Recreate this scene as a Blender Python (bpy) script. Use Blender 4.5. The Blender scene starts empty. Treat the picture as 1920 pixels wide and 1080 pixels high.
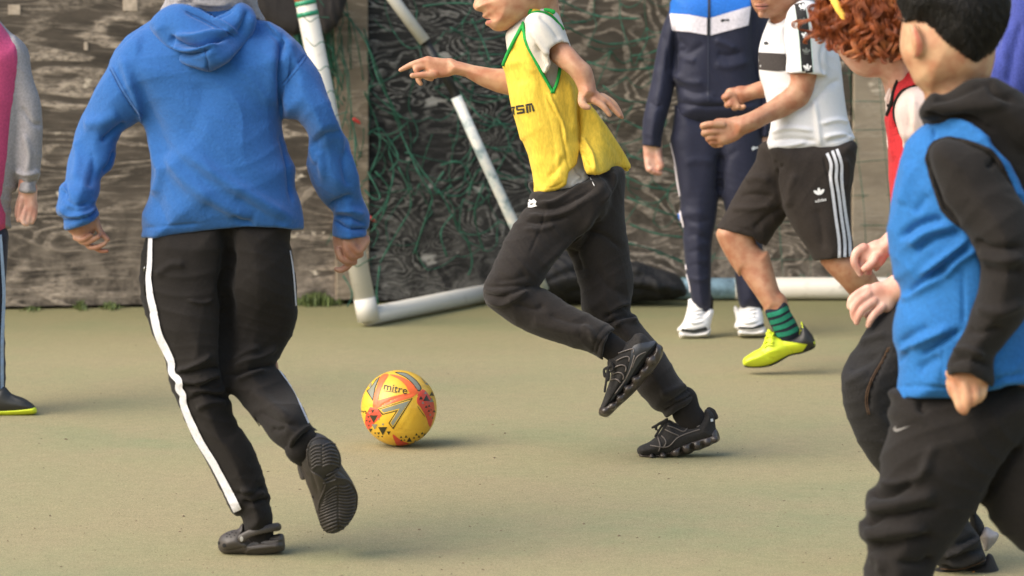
import bpy, math, random
import numpy as np
from mathutils import Vector
from mathutils.bvhtree import BVHTree
from mathutils.geometry import delaunay_2d_cdt

random.seed(7); RNG = np.random.default_rng(7)
SC = bpy.context.scene
COL = SC.collection

# ------------------------------------------------------------------ camera, sky, sun, exposure
F = 6000.0                       # focal length in photo pixels (1920 wide)
TH = math.atan(600.0/F)
CAM = np.array([0.0, 0.0, 1.25])
FW = np.array([0.0, math.cos(TH), -math.sin(TH)])
UP = np.array([0.0, math.sin(TH), math.cos(TH)])
RT = np.array([1.0, 0.0, 0.0])
cam = bpy.data.cameras.new('camera'); camo = bpy.data.objects.new('camera', cam); COL.objects.link(camo)
camo.location = CAM; camo.rotation_euler = (math.pi/2-TH, 0, 0)
cam.sensor_width = 36.0; cam.lens = F/1920*36; cam.clip_end = 500; cam.clip_start = .1
cam.dof.use_dof = True; cam.dof.focus_distance = 7.75; cam.dof.aperture_fstop = (cam.lens/1000)/0.021
SC.camera = camo

SUN_EL, SUN_AZ = math.radians(40), math.radians(-118)   # azimuth from +Y (clockwise seen from above)
w = bpy.data.worlds.new('World'); SC.world = w; w.use_nodes = True
nt = w.node_tree; nt.nodes.clear()
o_ = nt.nodes.new('ShaderNodeOutputWorld'); bg = nt.nodes.new('ShaderNodeBackground'); sk = nt.nodes.new('ShaderNodeTexSky')
sk.sky_type = 'NISHITA'; sk.sun_disc = False; sk.sun_elevation = SUN_EL; sk.sun_rotation = SUN_AZ
sk.air_density = 1.4; sk.dust_density = 3.0; sk.ozone_density = 1.0
bg.inputs['Strength'].default_value = 0.15
nt.links.new(sk.outputs[0], bg.inputs[0]); nt.links.new(bg.outputs[0], o_.inputs[0])
sl = bpy.data.lights.new('sun', 'SUN'); so = bpy.data.objects.new('sun', sl); COL.objects.link(so)
sl.energy = 2.1; sl.angle = math.radians(58); sl.color = (1.0, .92, .82)
sd = Vector((math.sin(SUN_AZ)*math.cos(SUN_EL), math.cos(SUN_AZ)*math.cos(SUN_EL), math.sin(SUN_EL)))
so.rotation_euler = sd.to_track_quat('Z', 'Y').to_euler(); so.location = sd*20
SC.view_settings.view_transform = 'Standard'; SC.view_settings.look = 'None'
SC.view_settings.exposure = 0.82; SC.view_settings.gamma = 1.0; SC.view_settings.use_curve_mapping = False
SC.cycles.max_bounces = 6; SC.cycles.use_denoising = True

# ------------------------------------------------------------------ projection helpers
def P(px, py, Y):
    r = FW + RT*((px-960)/F) + UP*((540-py)/F)
    return CAM + r*(Y/r[1])
def G(px, py, z=0.0):
    r = FW + RT*((px-960)/F) + UP*((540-py)/F)
    return CAM + r*((z-CAM[2])/r[2])
def mpp(py, Y):                   # metres per photo pixel
    r = FW + UP*((540-py)/F); return Y/r[1]/F
def proj(x, y, z):
    z = z-CAM[2]
    t = y*FW[1] + z*FW[2]
    return 960+F*x/t, 540-F*(y*UP[1]+z*UP[2])/t, t
def Z(x0, y0, s):
    return lambda *p: [(x0+q[0]/s, y0+q[1]/s)+tuple(q[2:]) for q in p]
def crom(pts, n=4, closed=False):
    p = np.asarray(pts, float); m = len(p); out = []
    rng = range(m) if closed else range(m-1)
    for i in rng:
        if closed: a, b, c, d = p[(i-1) % m], p[i], p[(i+1) % m], p[(i+2) % m]
        else: a, b, c, d = p[max(i-1, 0)], p[i], p[i+1], p[min(i+2, m-1)]
        for j in range(n):
            t = j/n
            out.append(.5*((2*b)+(c-a)*t+(2*a-5*b+4*c-d)*t*t+(3*b-a-3*c+d)*t**3))
    if not closed: out.append(p[-1])
    return np.array(out)

# ------------------------------------------------------------------ node helpers
def newmat(name):
    m = bpy.data.materials.new(name); m.use_nodes = True
    return m, m.node_tree, m.node_tree.nodes['Principled BSDF']
def N(nt, typ, **kw):
    n = nt.nodes.new(typ)
    for k, v in kw.items():
        if k in n.inputs.keys(): n.inputs[k].default_value = v
        else: setattr(n, k, v)
    return n
def L(nt, a, b): nt.links.new(a, b)
def ramp(nt, fac, stops):
    r = nt.nodes.new('ShaderNodeValToRGB'); e = r.color_ramp.elements
    while len(e) < len(stops): e.new(.5)
    for q, (p, c) in zip(e, stops): q.position = p; q.color = (c if len(c) == 4 else (*c, 1))
    nt.links.new(fac, r.inputs[0]); return r
def mixc(nt, fac, a, b, typ='MIX'):
    m = nt.nodes.new('ShaderNodeMix'); m.data_type = 'RGBA'; m.blend_type = typ
    for i, v in ((0, fac), (6, a), (7, b)):
        if hasattr(v, 'links'): nt.links.new(v, m.inputs[i])
        elif i == 0: m.inputs[0].default_value = v
        else: m.inputs[i].default_value = (*v, 1)
    return m.outputs[2]
MATS = {}
def fabric(name, col, rough=.9, var=.12, weave=900, bump=.25, fuzz=.1, stretch=(1, 1, 1), mott=.5):
    if name in MATS: return MATS[name]
    m, nt, b = newmat(name)
    tc = N(nt, 'ShaderNodeTexCoord')
    mp = N(nt, 'ShaderNodeMapping'); L(nt, tc.outputs['Object'], mp.inputs[0]); mp.inputs['Scale'].default_value = stretch
    n1 = N(nt, 'ShaderNodeTexNoise', Scale=14, Detail=4); L(nt, tc.outputs['Object'], n1.inputs[0])
    n2 = N(nt, 'ShaderNodeTexNoise', Scale=weave*.6, Detail=2, Roughness=.7); L(nt, mp.outputs[0], n2.inputs[0])
    n3 = N(nt, 'ShaderNodeTexNoise', Scale=150, Detail=3, Roughness=.6); L(nt, mp.outputs[0], n3.inputs[0])
    lo = [c*(1-var) for c in col]; hi = [min(1, c*(1+var)+.004) for c in col]
    c1 = mixc(nt, n1.outputs[0], lo, hi)
    r2 = ramp(nt, n3.outputs[0], [(.3, (.70,)*3), (.7, (1.3,)*3)])
    c2 = mixc(nt, mott, c1, r2.outputs[0], 'MULTIPLY')
    L(nt, c2, b.inputs['Base Color'])
    b.inputs['Roughness'].default_value = rough
    b.inputs['Sheen Weight'].default_value = fuzz*.35; b.inputs['Sheen Roughness'].default_value = .5
    b.inputs['Specular IOR Level'].default_value = .25
    ad = N(nt, 'ShaderNodeMath', operation='ADD'); L(nt, n2.outputs[0], ad.inputs[0])
    ml = N(nt, 'ShaderNodeMath', operation='MULTIPLY'); L(nt, n3.outputs[0], ml.inputs[0]); ml.inputs[1].default_value = 2.0
    L(nt, ml.outputs[0], ad.inputs[1])
    bp = N(nt, 'ShaderNodeBump', Strength=bump, Distance=.0015); L(nt, ad.outputs[0], bp.inputs['Height'])
    L(nt, bp.outputs[0], b.inputs['Normal'])
    MATS[name] = m; return m
def skin(name, col):
    if name in MATS: return MATS[name]
    m, nt, b = newmat(name)
    tc = N(nt, 'ShaderNodeTexCoord')
    n1 = N(nt, 'ShaderNodeTexNoise', Scale=30, Detail=4); L(nt, tc.outputs['Object'], n1.inputs[0])
    n2 = N(nt, 'ShaderNodeTexNoise', Scale=300, Detail=5, Roughness=.7); L(nt, tc.outputs['Object'], n2.inputs[0])
    lo = (col[0]*.84, col[1]*.66, col[2]*.62); hi = (min(1, col[0]*1.08), col[1]*1.12, col[2]*1.12)
    r = ramp(nt, n1.outputs[0], [(.35, lo), (.65, hi)])
    L(nt, r.outputs[0], b.inputs['Base Color'])
    b.inputs['Roughness'].default_value = .52; b.inputs['Specular IOR Level'].default_value = .4
    b.inputs['Subsurface Weight'].default_value = .10; b.inputs['Subsurface Radius'].default_value = (1, .35, .2)
    b.inputs['Subsurface Scale'].default_value = .006
    bp = N(nt, 'ShaderNodeBump', Strength=.5, Distance=.0009); L(nt, n2.outputs[0], bp.inputs['Height']); L(nt, bp.outputs[0], b.inputs['Normal'])
    MATS[name] = m; return m
def plain(name, col, rough=.5, metal=0, var=.15, sc=40, bump=.15, dist=.001, spec=.5):
    if name in MATS: return MATS[name]
    m, nt, b = newmat(name)
    tc = N(nt, 'ShaderNodeTexCoord')
    n1 = N(nt, 'ShaderNodeTexNoise', Scale=sc, Detail=5, Roughness=.6); L(nt, tc.outputs['Object'], n1.inputs[0])
    r = ramp(nt, n1.outputs[0], [(.3, [c*(1-var) for c in col]), (.7, [min(1, c*(1+var)) for c in col])])
    L(nt, r.outputs[0], b.inputs['Base Color'])
    b.inputs['Roughness'].default_value = rough; b.inputs['Metallic'].default_value = metal; b.inputs['Specular IOR Level'].default_value = spec
    if bump:
        n2 = N(nt, 'ShaderNodeTexNoise', Scale=sc*8, Detail=3); L(nt, tc.outputs['Object'], n2.inputs[0])
        bp = N(nt, 'ShaderNodeBump', Strength=bump, Distance=dist); L(nt, n2.outputs[0], bp.inputs['Height']); L(nt, bp.outputs[0], b.inputs['Normal'])
    MATS[name] = m; return m

# ------------------------------------------------------------------ objects
BASE = {}
def mesh_obj(name, verts, faces, mat, parent=None, base=None, smooth=True, uv=None):
    V = np.asarray(verts, float)
    if base is None and parent is not None: base = BASE[parent.name]
    if base is not None: V = V - np.asarray(base)
    me = bpy.data.meshes.new(name)
    me.from_pydata(V.tolist() if len(V) < 3 else V.tolist(), [], faces.tolist() if hasattr(faces, 'tolist') else faces)
    if smooth: me.shade_smooth()
    for m in (mat if isinstance(mat, (list, tuple)) else [mat]): me.materials.append(m)
    o = bpy.data.objects.new(name, me); COL.objects.link(o)
    BASE[o.name] = np.zeros(3) if base is None else np.array(base, float)
    if parent is not None: o.parent = parent
    elif base is not None: o.location = base
    return o
def thing(name, base, label, cat, group=None):
    o = bpy.data.objects.new(name, None); COL.objects.link(o); o.location = base; BASE[o.name] = np.array(base, float)
    o['label'] = label; o['category'] = cat; o.empty_display_size = .1
    if group: o['group'] = group
    return o
def tag(o, label=None, cat=None, group=None, kind=None):
    if label: o['label'] = label
    if cat: o['category'] = cat
    if group: o['group'] = group
    if kind: o['kind'] = kind
    return o

def tube_mesh(pts, rad, ns=8, cap=True, flat=None):
    p = np.asarray(pts, float); n = len(p); r = np.broadcast_to(np.asarray(rad, float), (n,))
    t = np.gradient(p, axis=0); t /= np.linalg.norm(t, axis=1)[:, None]+1e-12
    ref = np.array([0, 0, 1.]) if abs(t[0][2]) < .9 else np.array([1., 0, 0])
    V = []; u = np.cross(t[0], ref); u /= np.linalg.norm(u)
    for i in range(n):
        u = u - t[i]*np.dot(u, t[i]); u /= np.linalg.norm(u)+1e-12; v = np.cross(t[i], u)
        for j in range(ns):
            a = 2*math.pi*j/ns; V.append(p[i]+r[i]*(math.cos(a)*u+math.sin(a)*v))
    Fc = [(i*ns+j, i*ns+(j+1) % ns, (i+1)*ns+(j+1) % ns, (i+1)*ns+j) for i in range(n-1) for j in range(ns)]
    if cap: Fc += [tuple(range(ns))[::-1], tuple((n-1)*ns+j for j in range(ns))]
    return V, Fc
def join(parts):
    V = []; Fc = []
    for v, f in parts:
        o = len(V); V += [tuple(map(float, q)) for q in v]; Fc += [tuple(int(i)+o for i in q) for q in f]
    return V, Fc

# ------------------------------------------------------------------ implicit bodies
def poly_table(poly, smooth, step, margin):
    p = np.asarray([q[:2] for q in poly], float)
    if smooth: p = crom(p, 3, True)
    lo = p.min(0)-margin; hi = p.max(0)+margin
    nx = int((hi[0]-lo[0])/step)+2; ny = int((hi[1]-lo[1])/step)+2
    gx = (lo[0]+np.arange(nx)*step)[:, None]; gy = (lo[1]+np.arange(ny)*step)[None, :]
    d2 = np.full((nx, ny), 1e12); ins = np.zeros((nx, ny), bool)
    m = len(p)
    for i in range(m):
        a = p[i]; b = p[(i+1) % m]; e = b-a; l2 = e@e
        if l2 < 1e-9: continue
        t = np.clip(((gx-a[0])*e[0]+(gy-a[1])*e[1])/l2, 0, 1)
        d2 = np.minimum(d2, (gx-a[0]-t*e[0])**2+(gy-a[1]-t*e[1])**2)
        if a[1] != b[1]:
            c = ((a[1] > gy) != (b[1] > gy)) & (gx < (b[0]-a[0])*(gy-a[1])/(b[1]-a[1])+a[0])
            ins ^= c
    d = np.sqrt(d2); d[~ins] *= -1
    return dict(lo=lo, step=step, d=d.astype(np.float32), gx=gx, gy=gy)
def samp(tab, A, u, v):
    x = (u-tab['lo'][0])/tab['step']; y = (v-tab['lo'][1])/tab['step']
    nx, ny = A.shape
    x = np.clip(x, 0, nx-1.001); y = np.clip(y, 0, ny-1.001)
    i = x.astype(np.int32); j = y.astype(np.int32); fx = x-i; fy = y-j
    return (A[i, j]*(1-fx)*(1-fy)+A[i+1, j]*fx*(1-fy)+A[i, j+1]*(1-fx)*fy+A[i+1, j+1]*fx*fy)

def smin(a, b, k):
    h = np.maximum(k-np.abs(a-b), 0)/k
    return np.minimum(a, b)-h*h*k*.25

class Body:
    def __init__(s, Y, h=.005): s.Y = Y; s.h = h; s.ops = []; s.lo = np.full(3, 1e9); s.hi = np.full(3, -1e9)
    def _ext(s, lo, hi, grow=True):
        if grow: s.lo = np.minimum(s.lo, lo); s.hi = np.maximum(s.hi, hi)
    def blob(s, poly, R, dep=0.0, ratio=1.0, k=.01, smooth=True, step=None):
        pxm = mpp(540, s.Y); step = step or max(1.0, s.h/pxm*.6)
        tab = poly_table(poly, smooth, step, (k+2*s.h)/pxm+2)
        if isinstance(dep, (int, float)): dd = np.full(tab['d'].shape, dep, np.float32)
        else:
            ws = 0; acc = 0
            for (x, y, z) in dep:
                wt = 1/((tab['gx']-x)**2+(tab['gy']-y)**2+30.0)**1.2; ws = ws+wt; acc = acc+wt*z
            dd = (acc/ws).astype(np.float32)
        tab['dep'] = dd
        pa = np.array(poly)[:, :2]; T = R*ratio
        Y0, Y1 = s.Y+dd.min()-T, s.Y+dd.max()+T
        c = np.array([P(x, y, YY) for x in (pa[:, 0].min()-3, pa[:, 0].max()+3) for y in (pa[:, 1].min()-3, pa[:, 1].max()+3) for YY in (Y0, Y1)])
        lo, hi = c.min(0), c.max(0); s._ext(lo, hi)
        s.ops.append(('blob', lo, hi, k, tab, R, ratio)); return s
    def tube(s, pts, k=.006, n=3, flat=1.0, sub=True, neg=False):
        """pts: (px, py, dY, r_px)"""
        q = np.array(pts, float)
        if sub and len(q) > 2: q = crom(q, n)
        c = np.array([P(a[0], a[1], s.Y+a[2]) for a in q]); r = np.array([a[3]*mpp(a[1], s.Y+a[2]) for a in q])
        if s.h >= .012: r = r*.5
        s.raw(c, r, k, flat, neg); return s
    def raw(s, c, r, k=.006, flat=1.0, neg=False):
        c = np.asarray(c, float); r = np.asarray(r, float)
        lo = (c-r[:, None]).min(0); hi = (c+r[:, None]).max(0)
        if not neg: s._ext(lo, hi)
        s.ops.append(('ntube' if neg else 'tube', lo, hi, k, c, r, flat)); return s
    def cut(s, poly, w0=-9., w1=9., k=.003, smooth=False):
        pxm = mpp(540, s.Y)
        tab = poly_table(poly, smooth, max(1.0, s.h/pxm*.6), (k+2*s.h)/pxm+2)
        pa = np.array([q[:2] for q in poly])
        c = np.array([P(x, y, YY) for x in (pa[:, 0].min(), pa[:, 0].max()) for y in (pa[:, 1].min(), pa[:, 1].max()) for YY in (s.Y+max(w0, -.8), s.Y+min(w1, .8))])
        s.ops.append(('cut', c.min(0), c.max(0), k, tab, w0, w1)); return s
    def mesh(s, relax=2):
        h = s.h; lo = s.lo-3*h; hi = s.hi+3*h
        n = np.ceil((hi-lo)/h).astype(int)+1
        Fd = np.full(tuple(n), .05, np.float32)
        ax = [(lo[i]+np.arange(n[i])*h).astype(np.float32) for i in range(3)]
        for op in s.ops:
            typ, l, u, k = op[:4]; mg = k+2*h
            i0 = np.clip(((l-mg-lo)/h).astype(int), 0, n-1); i1 = np.clip(np.ceil((u+mg-lo)/h).astype(int)+1, 1, n)
            if (i1 <= i0).any(): continue
            sl_ = tuple(slice(a, b) for a, b in zip(i0, i1))
            X = ax[0][sl_[0]][:, None, None]; Yv = ax[1][sl_[1]][None, :, None]; Zv = ax[2][sl_[2]][None, None, :]
            cur = Fd[sl_]
            if typ in ('blob', 'cut'):
                tab = op[4]
                uu, vv, t = proj(X, Yv, Zv)
                uu, vv = np.broadcast_arrays(uu, vv)
                d = samp(tab, tab['d'], uu, vv)*(t/F)
                if typ == 'blob':
                    R, ratio = op[5], op[6]
                    ww = Yv-(s.Y+samp(tab, tab['dep'], uu, vv))
                    f = np.sqrt((ww/ratio)**2+np.maximum(R-d, 0)**2)-R
                    Fd[sl_] = smin(cur, f.astype(np.float32), k)
                else:
                    ww = Yv-s.Y
                    g = np.minimum(d, np.minimum(ww-op[5], op[6]-ww))
                    Fd[sl_] = -smin(-cur, -g.astype(np.float32), k)
            else:
                c, r, flat = op[4:7]; f = np.full(cur.shape, .05, np.float32)
                for i in range(len(c)-1):
                    a, b = c[i], c[i+1]; ll = np.minimum(a-r[i], b-r[i+1])-mg; uu_ = np.maximum(a+r[i], b+r[i+1])+mg
                    j0 = np.clip(((ll-lo)/h).astype(int)-i0, 0, i1-i0); j1 = np.clip(np.ceil((uu_-lo)/h).astype(int)+1-i0, 0, i1-i0)
                    if (j1 <= j0).any(): continue
                    ss = tuple(slice(p_, q_) for p_, q_ in zip(j0, j1))
                    x = X[ss[0]]-a[0]; y = Yv[:, ss[1]]-a[1]; z = Zv[:, :, ss[2]]-a[2]; e = b-a; l2 = max(e@e, 1e-10)
                    tt = np.clip((x*e[0]+y*e[1]+z*e[2])/l2, 0, 1)
                    dd = np.sqrt((x-e[0]*tt)**2+((y-e[1]*tt)/flat)**2+(z-e[2]*tt)**2)-(r[i]+(r[i+1]-r[i])*tt)
                    f[ss] = np.minimum(f[ss], dd)
                if typ == 'tube': Fd[sl_] = smin(cur, f, k)
                else: Fd[sl_] = -smin(-cur, f, max(k, 1e-4))
        return nets(Fd, lo, h, relax)

def nets(Fd, lo, h, relax=2):
    ins = Fd < 0
    nx, ny, nz = Fd.shape
    c = [ins[dx:nx-1+dx, dy:ny-1+dy, dz:nz-1+dz] for dx in (0, 1) for dy in (0, 1) for dz in (0, 1)]
    s_ = sum(q.astype(np.int8) for q in c)
    act = (s_ > 0) & (s_ < 8)
    I, J, K = np.nonzero(act); m = len(I)
    idx = np.full(act.shape, -1, np.int32); idx[I, J, K] = np.arange(m)
    off = [(dx, dy, dz) for dx in (0, 1) for dy in (0, 1) for dz in (0, 1)]
    val = np.stack([Fd[I+a, J+b, K+c_] for a, b, c_ in off], 1).astype(float)
    acc = np.zeros((m, 3)); cnt = np.zeros(m)
    for i in range(8):
        for j in range(i+1, 8):
            di = [off[j][q]-off[i][q] for q in range(3)]
            if sum(abs(q) for q in di) != 1: continue
            va, vb = val[:, i], val[:, j]; mk = (va < 0) != (vb < 0)
            t = np.where(mk, va/np.where(mk, va-vb, 1), 0)
            pos = np.array(off[i])[None]+t[:, None]*np.array(di)[None]
            acc += pos*mk[:, None]; cnt += mk
    V = (acc/cnt[:, None]+np.stack([I, J, K], 1))*h+lo
    Q = []
    for axn in range(3):
        sh = [slice(0, None)]*3
        a = [slice(1, nx-1), slice(1, ny-1), slice(1, nz-1)]; a[axn] = slice(0, Fd.shape[axn]-1)
        b = list(a); b[axn] = slice(1, Fd.shape[axn])
        A_ = ins[tuple(a)]; B_ = ins[tuple(b)]
        ch = np.nonzero(A_ != B_)
        g = [ch[q]+(0 if q == axn else 1) for q in range(3)]
        flip = A_[ch]
        o1, o2 = [(1, 2), (2, 0), (0, 1)][axn]
        def cell(d1, d2):
            q = [g[0].copy(), g[1].copy(), g[2].copy()]; q[o1] = q[o1]-d1; q[o2] = q[o2]-d2
            return idx[q[0], q[1], q[2]]
        q = np.stack([cell(1, 1), cell(0, 1), cell(0, 0), cell(1, 0)], 1)
        q[~flip] = q[~flip][:, ::-1]
        Q.append(q)
    Q = np.concatenate(Q); Q = Q[(Q >= 0).all(1)]
    for _ in range(relax):
        acc = np.zeros_like(V); cnt = np.zeros(m)
        for a in range(4):
            i, j = Q[:, a], Q[:, (a+1) % 4]
            for d in range(3):
                acc[:, d] += np.bincount(i, V[j, d], m)+np.bincount(j, V[i, d], m)
            cnt += np.bincount(i, minlength=m)+np.bincount(j, minlength=m)
        V = V*.5+.5*acc/np.maximum(cnt, 1)[:, None]
    return V, Q
def vnormals(V, Q):
    n = np.cross(V[Q[:, 2]]-V[Q[:, 0]], V[Q[:, 3]]-V[Q[:, 1]])
    out = np.zeros_like(V)
    for a in range(4):
        for d in range(3): out[:, d] += np.bincount(Q[:, a], n[:, d], len(V))
    return out/(np.linalg.norm(out, axis=1)[:, None]+1e-12)
def displace(V, Q, strokes=(), wr=None, smooth_w=None):
    Nn = vnormals(V, Q)
    u, v, t = proj(V[:, 0], V[:, 1], V[:, 2])
    toc = CAM-V; toc /= np.linalg.norm(toc, axis=1)[:, None]
    wgt = np.clip((Nn*toc).sum(1)*2.2, 0, 1)
    D = np.zeros(len(V))
    for pts, wid, amp in strokes:
        p = crom(pts, 4) if len(pts) > 2 else np.array(pts, float)
        best = np.full(len(V), 1e9); par = np.zeros(len(V))
        for i in range(len(p)-1):
            a, b = p[i], p[i+1]; e = b-a; l2 = e@e+1e-9
            tt = np.clip(((u-a[0])*e[0]+(v-a[1])*e[1])/l2, 0, 1)
            d = np.hypot(u-a[0]-tt*e[0], v-a[1]-tt*e[1]); mk = d < best
            best = np.where(mk, d, best); par = np.where(mk, (i+tt)/(len(p)-1), par)
        tap = np.clip(np.minimum(par, 1-par)*5+.15, 0, 1)
        g = np.exp(-(best/wid)**2) if amp > 0 else np.exp(-(best/wid)**1.5)
        D += g*amp*1.45/1000*tap*wgt
    if wr:
        for amp, fx, fz, fy, ph in wr:     # directional wrinkle waves, warped
            q = V[:, 0]*fx+V[:, 2]*fz+V[:, 1]*fy
            wv = .9*np.sin(V[:, 0]*17+V[:, 2]*9+ph)+.7*np.sin(V[:, 2]*23-V[:, 0]*11+ph*2)+.5*np.sin(V[:, 1]*19+ph*3)
            s1 = np.sin(q+wv*1.6+ph)
            env = .5+.5*np.sin(V[:, 0]*13-V[:, 2]*15+V[:, 1]*8+ph*1.7)
            D += .85*amp/1000*(1-np.abs(s1))**1.6*env
    return V+Nn*D[:, None]

class Surf:
    def __init__(s, V, Q): s.b = BVHTree.FromPolygons([tuple(v) for v in V], [tuple(int(i) for i in q) for q in Q])
    def hit(s, px, py, off=.0012):
        r = FW+RT*((px-960)/F)+UP*((540-py)/F); r = Vector(r).normalized()
        h = s.b.ray_cast(Vector(CAM), r)
        if h[0] is None: return None
        n = h[1] if h[1].dot(r) < 0 else -h[1]
        q = (n*.6-r*.4).normalized()
        return np.array(h[0]+q*off)
def part(name, body, mat, parent, strokes=(), wr=None, relax=2, surf=True):
    V, Q = body.mesh(relax)
    if strokes or wr: V = displace(V, Q, strokes, wr)
    o = mesh_obj(name, V, Q, mat, parent)
    return (o, Surf(V, Q)) if surf else o
def decal(surf, poly, name, mat, parent, off=.0012, step=5, smooth=False, thick=0):
    p = np.array([q[:2] for q in poly], float)
    if smooth: p = crom(p, 4, True)
    # densify the border
    b = []
    for i in range(len(p)):
        a, c = p[i], p[(i+1) % len(p)]; n = max(1, int(np.hypot(*(c-a))/step))
        b += [a+(c-a)*j/n for j in range(n)]
    nb = len(b); lo = p.min(0); hi = p.max(0)
    pts = [Vector((float(q[0]), float(q[1]))) for q in b]
    for x in np.arange(lo[0]+step/2, hi[0], step):
        for y in np.arange(lo[1]+step/2, hi[1], step):
            if min((x-q[0])**2+(y-q[1])**2 for q in b) > (step*.55)**2: pts.append(Vector((float(x), float(y))))
    res = delaunay_2d_cdt(pts, [], [list(range(nb))], 1, 1e-4)
    vs, fs = res[0], res[2]
    V = []; ok = []
    for q in vs:
        h = surf.hit(q.x, q.y, off); ok.append(h is not None); V.append(h if h is not None else np.zeros(3))
    Fc = [tuple(f) for f in fs if all(ok[i] for i in f)]
    Fc = [f for f in Fc if max(abs(V[i][1]-V[f[0]][1]) for i in f) < .05]
    used = sorted({i for f in Fc for i in f}); mp = {a: i for i, a in enumerate(used)}
    if not used: return None
    return mesh_obj(name, [V[i] for i in used], [tuple(mp[i] for i in f) for f in Fc], mat, parent)
def ribbon(surf, pts, name, mat, parent, off=.0013, step=3.0, wid=None, cross=3):
    """pts (px,py,width)"""
    q = np.array(pts, float)
    if wid is not None: q = np.column_stack([q[:, :2], np.full(len(q), wid)])
    q = crom(q, 8)
    d = np.r_[0, np.cumsum(np.hypot(*np.diff(q[:, :2], axis=0).T))]
    s_ = np.linspace(0, d[-1], max(2, int(d[-1]/step)))
    q = np.column_stack([np.interp(s_, d, q[:, i]) for i in range(3)])
    t = np.gradient(q[:, :2], axis=0); t /= np.linalg.norm(t, axis=1)[:, None]; nn = np.column_stack([-t[:, 1], t[:, 0]])
    V = []; ok = []
    for i in range(len(q)):
        for j in range(cross+1):
            c = q[i, :2]+nn[i]*q[i, 2]*(j/cross-.5); h = surf.hit(c[0], c[1], off)
            ok.append(h is not None); V.append(h if h is not None else np.zeros(3))
    w_ = cross+1; Fc = []
    for i in range(len(q)-1):
        for j in range(cross):
            f = (i*w_+j, i*w_+j+1, (i+1)*w_+j+1, (i+1)*w_+j)
            if all(ok[a] for a in f) and max(V[a][1] for a in f)-min(V[a][1] for a in f) < .12: Fc.append(f)
    used = sorted({i for f in Fc for i in f}); mp = {a: i for i, a in enumerate(used)}
    if not used: return None
    return mesh_obj(name, [V[i] for i in used], [tuple(mp[i] for i in f) for f in Fc], mat, parent)
def cord(surf, pts, r, name, mat, parent, step=3.0, off=.001, ns=6, closed=False):
    q = crom(np.array([p[:2] for p in pts], float), 8, closed)
    d = np.r_[0, np.cumsum(np.hypot(*np.diff(q, axis=0).T))]; s_ = np.linspace(0, d[-1], max(3, int(d[-1]/step)))
    q = np.column_stack([np.interp(s_, d, q[:, i]) for i in range(2)])
    V = [surf.hit(a[0], a[1], off) for a in q]; V = [v for v in V if v is not None]
    if len(V) < 3: return None
    V = np.array(V)
    for _ in range(2): V[1:-1] = V[1:-1]*.5+.25*(V[:-2]+V[2:])
    v, f = tube_mesh(V, r, ns); return mesh_obj(name, v, f, mat, parent)
def textdecal(surf, text, px, py, size, ang, name, mat, parent, off=.0014, shear=0, sx=1.0, bold=0.0):
    cu = bpy.data.curves.new('t', 'FONT'); cu.body = text; cu.size = 1.0; cu.align_x = 'CENTER'; cu.align_y = 'CENTER'; cu.offset = bold; cu.resolution_u = 3
    ob = bpy.data.objects.new('t', cu); COL.objects.link(ob)
    me = bpy.data.meshes.new_from_object(ob.evaluated_get(bpy.context.evaluated_depsgraph_get()))
    ca, sa = math.cos(math.radians(ang)), math.sin(math.radians(ang))
    V = []; ok = []
    for v in me.vertices:
        x, y = v.co.x*size*sx+shear*v.co.y*size, v.co.y*size
        h = surf.hit(px+x*ca+y*sa, py+x*sa*1-y*ca, off); ok.append(h is not None); V.append(h if h is not None else np.zeros(3))
    Fc = [tuple(p.vertices) for p in me.polygons if all(ok[i] for i in p.vertices)]
    bpy.data.objects.remove(ob); bpy.data.meshes.remove(me)
    return mesh_obj(name, V, Fc, mat, parent, smooth=False) if Fc else None
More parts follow.
